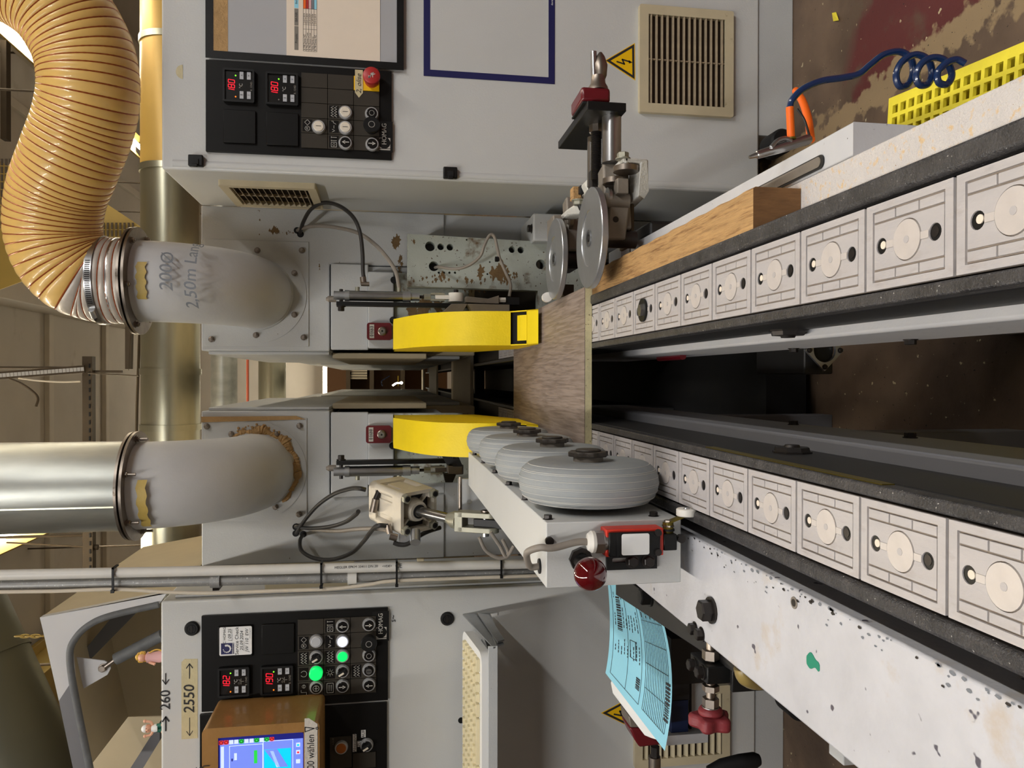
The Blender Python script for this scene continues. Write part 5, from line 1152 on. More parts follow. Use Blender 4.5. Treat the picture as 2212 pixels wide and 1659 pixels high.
pm_ = MB().disc(frZ(.6105), .0795, PR+6*.0755, .0135, 0, .002, 'black', 28).lathe(V(.0795, PR+6*.0755, .6125), UZ, [(0, .008), (.003, .007)], 'steel', 6).build('pad_plug', cr, label='dark insert with a hex socket in one pad')
def rail(x0, x1, y0, y1, z0, z1, m, par, nm='rail', bev=.001): return MB().box((x0, y0, z0), (x1, y1, z1), m).build(nm, par, bev)
Y0, Y1 = .05, 6.0
rail(.1075, .1215, Y0, Y1, .56, .6125, 'rail', cr, 'outer_rail', .003)
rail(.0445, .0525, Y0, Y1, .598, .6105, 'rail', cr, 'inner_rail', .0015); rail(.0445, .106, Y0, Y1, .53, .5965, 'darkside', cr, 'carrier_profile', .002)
rail(.0438, .0447, 1.09, Y1, .6, .609, 'brass', cr, 'wear_strip', 0)
rail(-.1385, -.127, Y0, Y1, .56, .6105, 'rail', cl_, 'outer_rail', .003)
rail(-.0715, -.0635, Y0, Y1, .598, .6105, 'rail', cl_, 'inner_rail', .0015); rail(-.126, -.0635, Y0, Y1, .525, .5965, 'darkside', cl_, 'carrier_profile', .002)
rail(-.0637, -.0628, .42, .68, .5985, .607, 'brass', cl_, 'wear_strip', 0)
for par, x, sg, c in ((cr, .0445, -1, (1715, 713)), (cl_, -.0635, 1, (1711, 978))):
    p = Cx(*c, x); q = V(x, p.y, max(p.z, .545))
    MB().lathe(q, V(sg, 0, 0), [(0, .017), (.0015, .017), (.0015, .0155), (.005, .0145)], 'boltdark', 8).lathe(q+V(sg*.005, 0, 0), V(sg, 0, 0), [(0, .007), (.002, .006)], 'boltdark', 20).build('adjusting_nut', par)
# frames under the chains
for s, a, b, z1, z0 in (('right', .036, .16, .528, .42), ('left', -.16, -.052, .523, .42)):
    pm = 'whitepaint' if s == 'right' else 'hooddark'  # left beam: shade on its inner faces is put into the grey colour
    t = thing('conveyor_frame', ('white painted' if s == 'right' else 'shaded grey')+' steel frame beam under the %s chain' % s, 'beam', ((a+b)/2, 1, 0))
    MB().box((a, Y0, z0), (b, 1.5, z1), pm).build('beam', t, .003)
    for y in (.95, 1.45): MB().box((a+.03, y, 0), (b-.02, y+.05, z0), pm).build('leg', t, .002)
    for y in (.42, .62, .82): MB().hexa(V(a if s == 'right' else b, y, .44), V(-1 if s == 'right' else 1, 0, 0), .005, .005, 'boltdark').build('bolt', t)
# ---- white side beams carrying wood block and clamps
wr_ = thing('side_beam', 'narrow white speckled beam top along the right chain', 'beam', (.145, .5, .5))
MB().box((.1235, Y0, .50), (.1670, 1.0, .557), 'chipdust').build('beam', wr_, .001)
sb = thing('slotted_beam', 'white beam with a long slotted recess and half round end hole', 'beam', (.158, .7, .5))
ye = B(1843, 300, .557).y; f = frY(ye)
MB().plate(f, [rc(.1675, .47, .1925, .557), circ(.179, .505, .0105, 20)], -.05, 0, 'whitepaint').box((.1675, ye+.05, .47), (.1925, 1.12, .557), 'whitepaint').build('beam', sb, .0008)
MB().plate(frZ(.557), [rrect(.1690, .565, .1800, .86, .005)], 0, .0016, 'darkside').build('slot_rim', sb); MB().plate(frZ(.5586), [rrect(.1705, .568, .1788, .85, .004)], 0, .0006, 'armgrey').build('slot_recess', sb)
MB().box((.170, 1.06, .558), (.19, 1.12, .572), 'alu').build('end_stop', sb, .001)
[MB().box((.171, q, 0), (.189, q+.02, .47), 'whitepaint').build('leg', sb) for q in (1.08, .75)]
for z_ in (.90,): pass
MB().box((.140, .90, 0), (.156, .92, .50), 'whitepaint').build('leg', wr_)
wl = thing('side_table', 'wide white table beam with chipped edges and a green paint blot', 'beam', (-.2, .5, .5))
MB().box((-.252, Y0, .555), (-.156, .93, .6), 'chippedwhite').build('table_top', wl, .002)
MB().box((-.2515, Y0, .50), (-.249, .93, .555), 'chippedwhite').build('side_flange', wl); MB().box((-.24, .85, 0), (-.17, .9, .555), 'whitepaint').build('leg', wl, .002)
mb = MB(); g_ = B(1757, 1432, .6); f = frZ(.6)
pts = [(g_.x+.0046*math.cos(a_)*(1+.35*math.sin(3*a_+.6)+.15*math.sin(7*a_)), g_.y+.0105*math.sin(a_)*(1+.2*math.cos(2*a_))) for a_ in [6.283*k/40 for k in range(40)]]
mb.plate(f, [pts], 0, .0005, 'greenpaint').build('paint_blot', wl, label='green paint blot')
mb = MB(); random.seed(11)
for k in range(170):
    y = .12+.8*random.random(); e = random.random()**3; x = -.1572-e*.014; s_ = .0004+.0013*random.random()*(1-e*.6)
    mb.poly([frZ(.6004)(x+s_*(.6+.5*random.random())*math.cos(a_), y+s_*(1+random.random())*math.sin(a_)) for a_ in [6.283*q/7 for q in range(7)]], 'inkgrey' if k % 3 else 'boltdark')
o_ = mb.build('paint_chips', wl, smooth=False); o_['kind'] = 'stuff'
p = B(1716, 1302, .6); MB().disc(frZ(.6), p.x, p.y, .0045, 0, .0006, 'armgrey', 20).disc(frZ(.6), p.x, p.y, .0028, .0006, .0009, 'boltdark', 16).build('screw_head', wl)
q0_, q1_ = A(1822, 1655, .56), A(1905, 1560, .56)
tag(MB().box(V(q0_.x, .56, q1_.z), V(-.245, B(1790, 1600, q0_.z).y, q0_.z), 'mach').build('cross_bracket', None, .001), 'white bracket stub jutting out below the left table beam', 'bracket')
# ---- workpieces
bd = thing('board', 'oak decor chipboard panel entering the machine across both chains', 'board', (0, 1.39, .61))
MB().box((-.145, 1.0735, .6105), (.1325, 1.702, .6205), 'chipcore').build('core', bd); MB().box((-.145, 1.0732, .6206), (.1325, 1.7022, .6214), 'oak').build('decor_face', bd)
for y0, y1, s in ((2.62, 3.42, 'first board visible further inside the machine'), (4.5, 5.3, 'second board further inside the machine'), (6.2, 6.5, 'last board near the far end of the machine')):
    t = thing('board', s, 'board', (0, y0, .61)); MB().box((-.14, y0, .6105), (.13, min(y1, 6.0) if y0 < 6 else y1, .6215), 'boardfar').build('panel', t)
tag(MB().box((-.30, 1.5, .03), (.30, 6.2, .12), 'rubber').build('shade_filler'), 'black pan put in to darken the floor between the machine halves', 'filler')  # added black box, only there to make the gap floor dark
# cross members deep between the halves
for k, (y, z) in enumerate(((2.2, .42), (3.0, .3), (4.0, .4))):
    tag(MB().box((-.3, y, z), (.3, y+.06, z+.05), 'darkside').build('cross_member'), ('dark cross member deep between the machine halves', 'second dark cross member further down the machine', 'farthest dark cross member between the halves')[k], 'beam')
# motor flange under the right chain
t = thing('gearbox_flange', 'aluminium square flange with round bore below the right chain', 'flange', B(1775, 775, .33))
c = Cx(1775, 762, .045)
c = A(1778, 757, .9); f = (lambda cc: (lambda x, y, h=0: V(cc.x+x, cc.y-h, cc.z+y)))(c)
k_ = .0195; MB().plate(f, [[(0, -k_*1.35), (k_*1.35, 0), (0, k_*1.35), (-k_*1.35, 0)], circ(0, 0, k_*.78, 28)], 0, .004, 'alu').build('flange', t, .001)
MB().disc(f, 0, 0, k_*.77, -.05, -.002, 'black').build('bore', t); MB().box(f(-.03, -.02, -.14), f(.05, .02, -.01), 'darkside').build('gearbox', t, .002)
for a_ in (0, 1, 2, 3): MB().hexa(f(k_*1.08*math.cos(a_*1.571), k_*1.08*math.sin(a_*1.571), .004), -UY, .0028, .003, 'boltdark').build('bolt', t)
t2 = Cx(1400, 755, .04)
tag(MB().cyl(V(.034, 1.08, .47), V(.034, 1.18, .47), .005, 'redbox', 16).build('red_hose'), 'short red tube in the dark under the right chain', 'hose')
# ---- wood block
wb = thing('wood_block', 'rough sawn squared timber lying along the right chain', 'wood block', (.142, .8, .557))
x0, x1, y0, y1 = .1235, .1605, .600, 1.11; zt = .600; zb0_ = .5575
n = 30; mb = MB()
for k in range(n):
    ya, yb = y0+(y1-y0)*k/n, y0+(y1-y0)*(k+1)/n; j0, j1 = .0006*math.sin(k*1.9), .0006*math.sin((k+1)*1.9)
    q = [V(x0, ya, zb0_), V(x1+j0, ya, zb0_), V(x1+j0, ya, zt-.002), V(x1-.0015+j0, ya, zt+j0), V(x0+.001, ya, zt+j0), V(x0, ya, zt-.001)]
    r = [V(x0, yb, zb0_), V(x1+j1, yb, zb0_), V(x1+j1, yb, zt-.002), V(x1-.0015+j1, yb, zt+j1), V(x0+.001, yb, zt+j1), V(x0, yb, zt-.001)]
    mb.add(q+r, [(i, (i+1) % 6, (i+1) % 6+6, i+6) for i in range(6)], 'wood')
mb.build('timber', wb)
MB().prism([V(x0, y0, zb0_), V(x1, y0, zb0_), V(x1, y0, zt-.002), V(x1-.0015, y0, zt), V(x0+.001, y0, zt), V(x0, y0, zt-.001)], (0, .001, 0), 'woodend').build('end_grain', wb)
MB().prism([V(x0, y1-.0005, zb0_), V(x1, y1-.0005, zb0_), V(x1, y1-.0005, zt-.002), V(x0, y1-.0005, zt)], (0, .001, 0), 'woodend').build('end_grain', wb)
# ================================================================== guide rollers on the right
def roller(c0, cy, dia, Z, lab):
    p = B(c0, cy, Z); t = thing('guide_roller', lab, 'roller', p); R = dia/2
    MB().lathe(p-UZ*.0045, UZ, [(0, R*.98), (.0012, R), (.0078, R), (.009, R*.985), (.009, R*.56), (.0078, R*.55), (.0078, R*.02)], 'alu', 72).build('disc', t)
    MB().lathe(p+UZ*.0035, UZ, [(0, R*.17), (.0015, R*.17), (.0015, R*.12), (.0005, R*.12)], 'steel', 28).lathe(p+UZ*.0035, UZ, [(0, R*.08), (.002, R*.07)], 'boltdark', 14).build('bearing', t)
    return p, R
p1, R1 = roller(1278, 515, .133, .632, 'front aluminium guide roller disc touching the board corner')
p2, R2 = roller(1202, 560, .128, .634, 'rear aluminium guide roller disc behind the front one')
def arm(p, R, lab):
    t = thing('roller_arm', lab, 'arm', p+V(.02, 0, -.05))
    MB().cyl(p-UZ*.06, p-UZ*.005, .012, 'boltdark', 20).build('axle', t)
    MB().obox(p+V(.055, .012, -.035), V(.045, .008, 0), V(-.003, .014, 0), UZ*.018, 'armgrey').build('arm_body', t, .003)
    return t
arm(p1, R1, 'brown grey cast arm carrying the front guide roller'); arm(p2, R2, 'brown grey cast arm carrying the rear guide roller')
tag(MB().lathe(A(1180, 643, 1.25), -UY, [(0, .008), (.01, .008)], 'foamwhite', 20).build('plastic_roller'), 'small white plastic roller by the rear guide disc', 'roller')
# ---- cast bracket and spindle adjuster
t = thing('spindle_adjuster', 'horizontal spindle adjuster with steel columns, black end plate and cast bracket on the right', 'adjuster', A(1350, 380, 1.0))
Yc = 1.0
x_ = lambda iy: A(1320, iy, Yc).x; z_ = lambda ix: A(ix, 290, Yc).z
MB().cyl(V(x_(352), Yc, z_(1321)), V(x_(248), Yc, z_(1321)), .0130, 'steel', 40).build('guide_column', t)
MB().cyl(V(x_(380), Yc+.06, A(1283, 290, Yc+.06).z), V(x_(268), Yc+.06, A(1283, 290, Yc+.06).z), .0095, 'steel', 28).build('guide_column', t)
mb = MB(); n = 34; ys_, zs_ = Yc+.035, A(1290, 290, Yc+.03).z; xa, xb = x_(375), x_(262); prof = []
for k in range(n): l = (xb-xa)/n; prof += [(k*l, .0062), (k*l+l*.5, .0076)]
mb.lathe(V(xa, ys_, zs_), UX, prof, 'boltdark', 20).build('threaded_spindle', t)
MB().lathe(V(x_(270), ys_, zs_), UX, [(0, .010), (.012, .010)], 'steelworn', 8).build('lock_nut', t)
Yf = .975; a, b, c = A(1271, 233, Yf), A(1355, 218, Yf), A(1232, 283, Yf+.17)
xl, xr = A(1300, 238, Yf).x, A(1300, 219, Yf).x
MB().box((xl, Yf, A(1353, 230, Yf).z), (xr, 1.15, A(1269, 230, Yf).z), 'black').build('end_plate', t, .001)
MB().prism([V(xr, .985, A(1322, 215, Yf).z), V(xr, .985, A(1262, 215, Yf).z), V(xr, 1.05, A(1264, 215, Yf).z), V(xr, 1.05, A(1322, 215, Yf).z)], (.003, 0, 0), 'rubber').build('counter_base', t, .001)
xk = xr+.003
MB().prism([V(xk, .985, A(1324, 215, Yf).z), V(xk, .985, A(1260, 215, Yf).z), V(xk, 1.05, A(1262, 215, Yf).z), V(xk, 1.05, A(1324, 215, Yf).z)], (.0195, 0, 0), 'redbox').build('counter', t, .004, label='dark red plastic counter')
hz = A(1292, 180, 1.0); xh = xk+.0195
MB().lathe(V(xh, 1.0, hz.z), UX, [(0, .014), (.005, .013), (.010, .010), (.02, .009)], 'steelworn', 28).build('hub', t)
MB().lathe(V(xh+.015, 1.0, A(1297, 150, 1.0).z), UX, [(0, .006), (.006, .0085), (.02, .0095), (.031, .006), (.037, .002)], 'steelworn', 20).build('crank_grip', t)
MB().cyl(V(xh+.006, 1.0, A(1284, 150, 1.0).z), V(A(1282, 112, 1.0).x, 1.0, A(1282, 112, 1.0).z), .0042, 'steel', 16).build('crank_rod', t)
# cast bracket: top web, side cheek, pocket
bk = thing('cast_bracket', 'white flaked cast bracket clamping the spindle column', 'bracket', A(1390, 380, .98))
Yk = .955
mb = MB()
mb.prism([A(1346, 338, Yk), A(1401, 344, Yk), A(1401, 410, Yk), A(1375, 445, 1.05), A(1388, 430, Yk+.03), A(1380, 425, Yk), A(1384, 352, Yk), A(1346, 350, Yk)], (0, .05, 0), 'casting')
mb.build('outer_cheek', bk, .002)
xq0, xq1 = A(1360, 354, Yk).x, A(1360, 339, Yk).x
MB().prism([V(xq0, Yk, A(1349, 345, Yk).z), V(xq1, Yk, A(1349, 345, Yk).z), V(xq1, 1.14, A(1349, 345, Yk).z), V(xq0-.02, 1.14, A(1349, 345, Yk).z)], (0, 0, -.006), 'casting').build('top_web', bk, .002)
MB().prism([A(1296, 352, 1.06), A(1342, 348, 1.0), A(1345, 410, 1.0), A(1300, 420, 1.06)], (0, .03, 0), 'casting').build('clamp_block', bk, .002)
MB().prism([A(1262, 395, 1.10), A(1300, 356, 1.06), A(1310, 366, 1.06), A(1300, 440, 1.10), A(1285, 445, 1.10)], (0, .04, 0), 'casting').build('clamp_block', bk, .002)
MB().prism([A(1222, 455, 1.16), A(1262, 428, 1.12), A(1268, 440, 1.12), A(1262, 462, 1.14), A(1228, 465, 1.16)], (0, .04, 0), 'casting').build('lug', bk, .002)
MB().box(A(1278, 365, 1.04), A(1292, 412, 1.04)+V(0, .02, 0), 'boltdark').build('key_bar', bk, .001)
MB().hexa(A(1352, 345, .96)+V(0, 0, .004), UX, .0078, .009, 'zinc').build('bolt', bk)
MB().lathe(A(1352, 372, .965), UX, [(0, .0165), (.007, .0165)], 'steelworn', 40).cyl(A(1352, 372, .965), A(1352, 358, .965), .005, 'steelworn', 14).build('knurled_nut', bk)
MB().lathe(A(1326, 398, .99), UX, [(0, .015), (.007, .015)], 'steelworn', 40).build('knurled_nut', bk)
MB().box(A(1334, 384, .965), A(1358, 418, .965)+V(0, .018, 0), 'armgrey').build('latch_block', bk, .001)
pv = A(1342, 425, .98); MB().cyl(V(pv.x-.005, .985, pv.z-.011), V(pv.x-.005, .985, pv.z+.022), .0105, 'armgrey', 28).cyl(A(1312, 425, .985), A(1318, 425, .985), .012, 'steel', 24).build('pivot_barrel', bk)
MB().prism([A(1316, 440, .98), A(1362, 440, .98), A(1352, 518, .98), A(1310, 518, .98)], (0, .028, 0), 'armgrey').build('swing_arm', bk, .003)
MB().disc(frY(.98), A(1330, 474, .98).x, A(1330, 474, .98).z, .004, 0, .0004, 'boltdark', 16).build('oil_hole', bk)
MB().box(A(1362, 440, 1.0), A(1370, 530, 1.0)+V(0, .05, 0), 'ironbrown').build('arm_rear', bk, .001)
MB().box(A(1238, 402, 1.13), A(1256, 430, 1.13)+V(0, .02, 0), 'wood').box(A(1253, 400, 1.12), A(1272, 418, 1.12)+V(0, .02, 0), 'rubber').build('sensor_block', bk, .001)
MB().hexa(A(1249, 432, 1.12), -UX, .008, .008, 'zinc').cyl(A(1252, 438, 1.12), A(1258, 452, 1.12), .005, 'black', 12).build('sensor_nut', bk)
MB().prism([A(1195, 464, 1.22), A(1218, 464, 1.22), A(1222, 540, 1.22), A(1196, 540, 1.22)], (0, .05, 0), 'armgrey').build('rear_pillar', bk, .002)
MB().cyl(A(1228, 478, 1.2), A(1236, 478, 1.2), .012, 'steelworn', 24).build('rear_pivot', bk)
MB().box(A(1224, 500, 1.2), A(1250, 580, 1.2)+V(0, .06, 0), 'boltdark').build('rear_arm', bk, .002)
MB().box(V(.195, 1.0, .1), V(.215, 1.12, .55), 'darkside').build('base_column', bk, .004)
MB().box(A(1217, 614, 1.22), A(1240, 640, 1.22)+V(0, .02, 0), 'ironbrown').build('connector', bk, .001)
# ---- air gun, sleeve, coil hose
ag = thing('air_gun', 'shiny metal blow gun hanging beside the slotted beam', 'air gun', B(1700, 320, .57))
YG = .62; g0, g1 = A(1618, 340, YG), A(1750, 300, YG); d = (g1-g0); L_ = d.length; d = d.normalized()
MB().lathe(g0, d, [(0, .0013), (L_*.03, .0017), (L_*.12, .0024), (L_*.13, .0034), (L_*.3, .0038), (L_*.45, .0044), (L_*.6, .0047), (L_*.8, .0043), (L_*.95, .0046), (L_, .0035)], 'steel', 28).build('body', ag)
MB().tube(spline([g0+d*L_*.35+V(.002, -.003, .001), g0+d*L_*.45+V(.006, -.003, .001), g0+d*L_*.58+V(.006, -.003, .001), g0+d*L_*.68+V(.002, -.003, .001)], 6), .002, 'steel', 12).build('trigger', ag)
s0, s1 = A(1709, 302, YG), A(1706, 232, YG)
MB().cyl(s0, s0+(s1-s0)*.06, .0042, 'brass', 20).build('coupling', ag)
sl = tag(MB().cyl(s0+(s1-s0)*.04, s1, .0033, 'orange', 20).build('sleeve'), 'bright orange rubber sleeve on the blow gun hose', 'sleeve')
H = [(1706, 233, .58), (1712, 215, .58), (1735, 192, .575), (1775, 175, .56), (1820, 168, .55), (1855, 160, .54), (1880, 140, .53), (1910, 118, .52), (1945, 112, .51), (1968, 128, .50), (1972, 160, .49), (1960, 184, .48), (1942, 185, .47), (1936, 160, .46), (1950, 132, .455), (1978, 118, .45), (2005, 130, .44), (2013, 160, .43), (2004, 182, .42), (1985, 182, .415), (1980, 158, .41), (1994, 134, .40), (2020, 124, .40), (2045, 134, .39), (2056, 162, .38), (2046, 182, .375), (2028, 178, .37), (2026, 156, .365), (2045, 136, .36), (2066, 129, .355), (2084, 137, .35)]
cable('coiled_hose', 'dark blue coiled air hose running from the orange sleeve to the crate', [A(q[0], q[1], YG-.0015*k_) for k_, q in enumerate(H)], .0029, 'bluehose', 'hose', 8)
tag(MB().tube(spline([A(1719, 196, .70), A(1734, 220, .68), A(1746, 258, .66), A(1752, 302, .64)], 8), .0036, 'orange', 14).build('hose'), 'orange hose behind the blow gun sleeve', 'hose')
cable('cable', 'thin dark cable behind the orange sleeve', [A(1722, 235, .64), A(1738, 260, .64), A(1750, 300, .64)], .0011, 'blackcable', 'cable')
# ---- yellow perforated crate
zc = .33; P0, P1, P2, P3 = B(1920, 213, zc), B(2330, 40, zc), B(2330, 330, zc), B(1920, 360, zc)
ux = (P1-P0); Lx = ux.length; ux = ux.normalized(); vy = (P3-P0); vy = (vy-ux*vy.dot(ux)); vy = vy.normalized(); Wd = .24
crt = thing('crate', 'yellow perforated plastic crate standing behind the right beam', 'crate', P0-V(0, 0, zc))
fz = lambda x, y, h=0: P0+ux*x+vy*y+V(0, 0, h)
lp_ = [rc(0, 0, Lx, Wd)]
sp = .0138; k = 0; x = .008
while x < Lx-.015:
    y = .010
    while y < Wd-.015: lp_.append(rc(x, y, x+.0092, y+.0092)); y += sp
    x += sp
MB().plate(fz, lp_, -.004, 0, 'crate').build('perforated_side', crt, .0005)
for (xa, ya, xb, yb) in ((0, 0, .004, Wd), (0, 0, Lx, .004), (0, Wd-.004, Lx, Wd), (Lx-.004, 0, Lx, Wd)): MB().slab(fz, xa, ya, xb, yb, -zc, -.004, 'crate').build('wall', crt, .0005)
MB().slab(fz, .006, .006, Lx-.006, Wd-.006, -zc, -zc+.005, 'crate').build('bottom', crt)
# dark cylinder under the right cabinet
tag(MB().lathe(A(1665, 320, 1.55), -UY, [(0, .026), (.05, .026), (.055, .022)], 'rubber', 32).build('motor'), 'dark round motor end under the right cabinet', 'motor')
tag(MB().poly([B(1797, 28, .001), B(1806, 26, .001), B(1812, 44, .006), B(1800, 46, .001)], 'crate').build('paper_scrap', smooth=False), 'small yellow paper scrap on the floor', 'scrap')
# ================================================================== pressure wheel unit on the left
YE = .72
q0, q1 = A(1180, 1129, YE), A(1471, 1258, YE)
bx0, bx1, bz0, bz1 = q1.x, q0.x, q1.z, q0.z
pu = thing('wheel_beam', 'long light grey box beam carrying four grey pressure wheels', 'beam', ((bx0+bx1)/2, 1.05, bz0))
MB().box((bx0, YE, bz0), (bx1, 1.44, bz1), 'cab').build('box_beam', pu, .001)
MB().box((bx0+.02, 1.0, .1), (bx1-.012, 1.40, bz0), 'darkside').build('support_web', pu, .002)
for k in range(7):
    y = .735+k*.106; p = V(bx1-.004+.0, y, bz1-.004)
for y in (.738, .862, .985, 1.115, 1.25, 1.385): MB().hexa(V(bx1-.0005, y, bz1-.0055), UX, .0042, .005, 'boltdark').build('cover_bolt', pu)
MB().hexa(V(bx1-.0005, .738, bz0+.022), UX, .0042, .005, 'boltdark').build('cover_bolt', pu)
MB().lathe(A(1186, 1168, YE), -UY, [(0, .0042), (.004, .0042)], 'boltdark', 18).build('cover_bolt', pu)
MB().lathe(V(bx0+.014, YE+.03, bz1), UZ, [(0, .0075), (.0015, .0075), (.0015, .004)], 'rubber', 20).build('grommet', pu)
gy = .0
def wheel(y, lab):
    t = thing('pressure_wheel', lab, 'wheel', (-.11, y, .612), 'grey pressure wheels')
    R = .0745; cz = .6115+R+.002; W = .0225; cx = -.1085; prof = []
    n = 26
    for k in range(n+1):
        a_ = math.pi*k/n; u = -math.cos(a_)*W; v = max(0, math.sin(a_))**.62; rr = R*.60+R*.40*v; prof.append((u, rr))
    MB().lathe(V(cx, y, cz), UX, [(-W*.92, R*.30)]+prof+[(W*.92, R*.30)], 'tyre', 72).build('tyre', t)
    mb = MB()
    for k in (4.5, 7, 7.6, 10, 12.5, 13.1, 15.5, 18, 18.6, 21.5):
        a_ = math.pi*k/n; u = -math.cos(a_)*W; v = max(0, math.sin(a_))**.62; rr = R*.60+R*.40*v
        mb.lathe(V(cx+u-.0005, y, cz), UX, [(0, rr-.001), (0, rr+.0005), (.0006, rr+.0005), (.0006, rr-.001)], 'tyregroove', 72, False)
    mb.build('tread_rib', t)
    MB().lathe(V(cx+W*.6, y, cz), UX, [(0, R*.42), (.004, R*.42), (.005, R*.38)], 'foamwhite', 40).lathe(V(cx+W*.8, y, cz), UX, [(0, .016), (.012, .016)], 'armgrey', 28).build('rim', t)
    mb = MB(); pr = []; c = V(cx+W+.0035, y, cz)
    pts = [(.0205*(1+.07*math.cos(8*a_)))*Vector((0, math.cos(a_), math.sin(a_))) for a_ in [6.2832*k/48 for k in range(48)]]
    mb.prism([c+p for p in pts], (.0055, 0, 0), 'hubdark').lathe(c+V(.0055, 0, 0), UX, [(0, .014), (.0025, .013)], 'hubdark', 28); mb.build('hub_knob', t, .001)
    MB().cyl(V(bx1-.01, y, cz), V(cx-W*.5, y, cz), .012, 'boltdark', 20).build('axle', t)
    return t
for y, l in ((.80, 'nearest grey ribbed pressure wheel, largest in view'), (.983, 'second grey ribbed pressure wheel from the front'), (1.166, 'third grey ribbed pressure wheel from the front'), (1.349, 'rearmost grey ribbed pressure wheel beside the yellow guard')): wheel(y, l)
# rear end plate of the beam
t = thing('beam_bracket', 'pale bracket plate with a hole behind the wheel beam', 'bracket', A(1030, 1090, 1.5))
MB().plate(frY(1.48), [[(A(990, 1035, 1.48).x, A(990, 1035, 1.48).z), (A(990, 1112, 1.48).x, A(990, 1112, 1.48).z), (A(1110, 1112, 1.48).x, A(1110, 1112, 1.48).z), (A(1110, 1035, 1.48).x, A(1110, 1035, 1.48).z)], circ(A(1014, 1084, 1.48).x, A(1014, 1084, 1.48).z, .005)], -.01, 0, 'mach').build('plate', t, .001)
MB().cyl(A(994, 1030, 1.45), A(994, 1108, 1.45), .0035, 'steelworn', 12).build('rod', t)
cable('sensor_cable', 'thin grey cables hanging behind the wheel beam', [A(1060, 1150, 1.2), A(1080, 1180, 1.2), A(1094, 1203, 1.2), A(1110, 1180, 1.2)], .003, 'greycable', 'cable')
cable('sensor_cable', 'second thin grey cable hanging in a loop under the black lever bar', [A(1035, 1160, 1.25), A(1050, 1190, 1.25), A(1080, 1206, 1.25), A(1098, 1196, 1.25), A(1085, 1165, 1.25)], .003, 'greycable', 'cable')
# ---- limit switch on the end face
ls = thing('limit_switch', 'red and black limit switch with white label and roller lever on the beam end', 'switch', A(1360, 1170, .70))
P = lambda ix, iy, h=0: (A(ix, iy, YE-h).x, A(ix, iy, YE-h).z)
f = frY(YE)
def bb(ix0, iy0, ix1, iy1, h0, h1, m, nm, par, bev=.0006, hp=None):
    hh = h1 if hp is None else hp; a, b = P(ix0, iy0, hh), P(ix1, iy1, hh); x0, x1 = sorted((a[0], b[0])); z0, z1 = sorted((a[1], b[1]))
    return MB().slab(f, x0, z0, x1, z1, h0, h1, m).build(nm, par, bev)
a, b = P(1312, 1198, .006), P(1421, 1229, .006); s0, s1 = P(1324, 1207, .006), P(1377, 1215, .006)
MB().plate(f, [rc(min(a[0], b[0]), min(a[1], b[1]), max(a[0], b[0]), max(a[1], b[1])), rrect(min(s0[0], s1[0]), min(s0[1], s1[1]), max(s0[0], s1[0]), max(s0[1], s1[1]), .0016)], 0, .004, 'black').build('slotted_plate', ls, .0005)
for iy in (1371-1, 1402): pass
for ix in (1368, 1403): MB().hexa(f(P(ix, 1214, .008)[0], P(ix, 1214, .008)[1], .004), -UY, .0055, .005, 'boltdark').build('bolt', ls)
bb(1308, 1203, 1432, 1140, .002, .022, 'switchred', 'housing', ls, .001, .02)
bb(1316, 1204, 1427, 1148, .022, .026, 'black', 'cover', ls, .001)
a, b = P(1343, 1200, .0265), P(1403, 1152, .0265); MB().plate(f, [rrect(min(a[0], b[0]), min(a[1], b[1]), max(a[0], b[0]), max(a[1], b[1]), .002)], .026, .0264, 'white').build('label_plate', ls)
bb(1332, 1203, 1337, 1152, .026, .0265, 'rubber', 'cover_slot', ls, 0)
for iy in (1151, 1193): p = P(1422, iy, .027); MB().lathe(f(p[0], p[1], .0262), -UY, [(0, .0036), (.002, .0032)], 'boltdark', 18).build('cover_screw', ls)
bb(1434, 1190, 1463, 1154, .004, .022, 'black', 'head', ls, .001)
p = P(1468, 1162, .012); MB().lathe(f(p[0]+0, p[1], .012), -UY, [(0, .004), (.006, .004)], 'boltdark', 14).build('head_screw', ls)
c0_, c1_ = f(*P(1443, 1154, .012), .012), f(*P(1443, 1128, .012), .012)
MB().cyl(c0_, c1_, .0052, 'brass', 20).lathe(c0_+(c1_-c0_)*.3, UX, [(0, .0062), (.002, .0062)], 'rubber', 20).lathe(c1_-V(.004, 0, 0), UX, [(0, .006), (.0015, .006), (.0015, .0038), (.006, .0038)], 'steelworn', 6).build('lever_shaft', ls)
r0 = f(*P(1483, 1112, .012), .012); r1 = f(*P(1483, 1100, .012), .012)
MB().obox((c1_+r0)/2+V(.0, 0, 0), (r0-c1_)/2*1.05, UY*.0045, (r0-c1_).cross(UY).normalized()*.0008, 'brass').build('lever', ls)
MB().lathe(r0-V(.001, 0, 0), UX, [(0, .0092), (.0008, .0099), (.0062, .0099), (.007, .0092)], 'foamwhite', 32).lathe(r0+V(.006, 0, 0), UX, [(0, .003), (.001, .0025)], 'steel', 14).build('roller', ls)
g = lambda ix: f(*P(ix, 1170, .013), .013)
MB().lathe(g(1310), UZ, [(-.001, .0108), (.004, .0108)], 'steel', 24).lathe(g(1305), UZ, [(0, .0112), (g(1284).z-g(1305).z, .0112)], 'steel', 6).lathe(g(1284), UZ, [(0, .0102), (.003, .0105), (.0065, .008), (.0075, .0035)], 'foamwhite', 28).build('cable_gland', ls)
gp = g(1284)+UZ*.006; e = V(bx0+.014, YE+.03, bz1)
tag(MB().tube(spline([gp, gp+V(0, 0, .012), gp+V(-.004, .0, .03), g(1190)+V(-.006, .0, .002), g(1168)+V(-.006, .002, .0), g(1150)+V(-.011, .012, .0), g(1140)+V(-.019, .028, -.004), e+V(0, 0, .010), e-V(0, 0, .002)], 8), .0034, 'greycable', 14).build('switch_cable'), 'grey cable bending from the limit switch gland over the beam', 'cable')
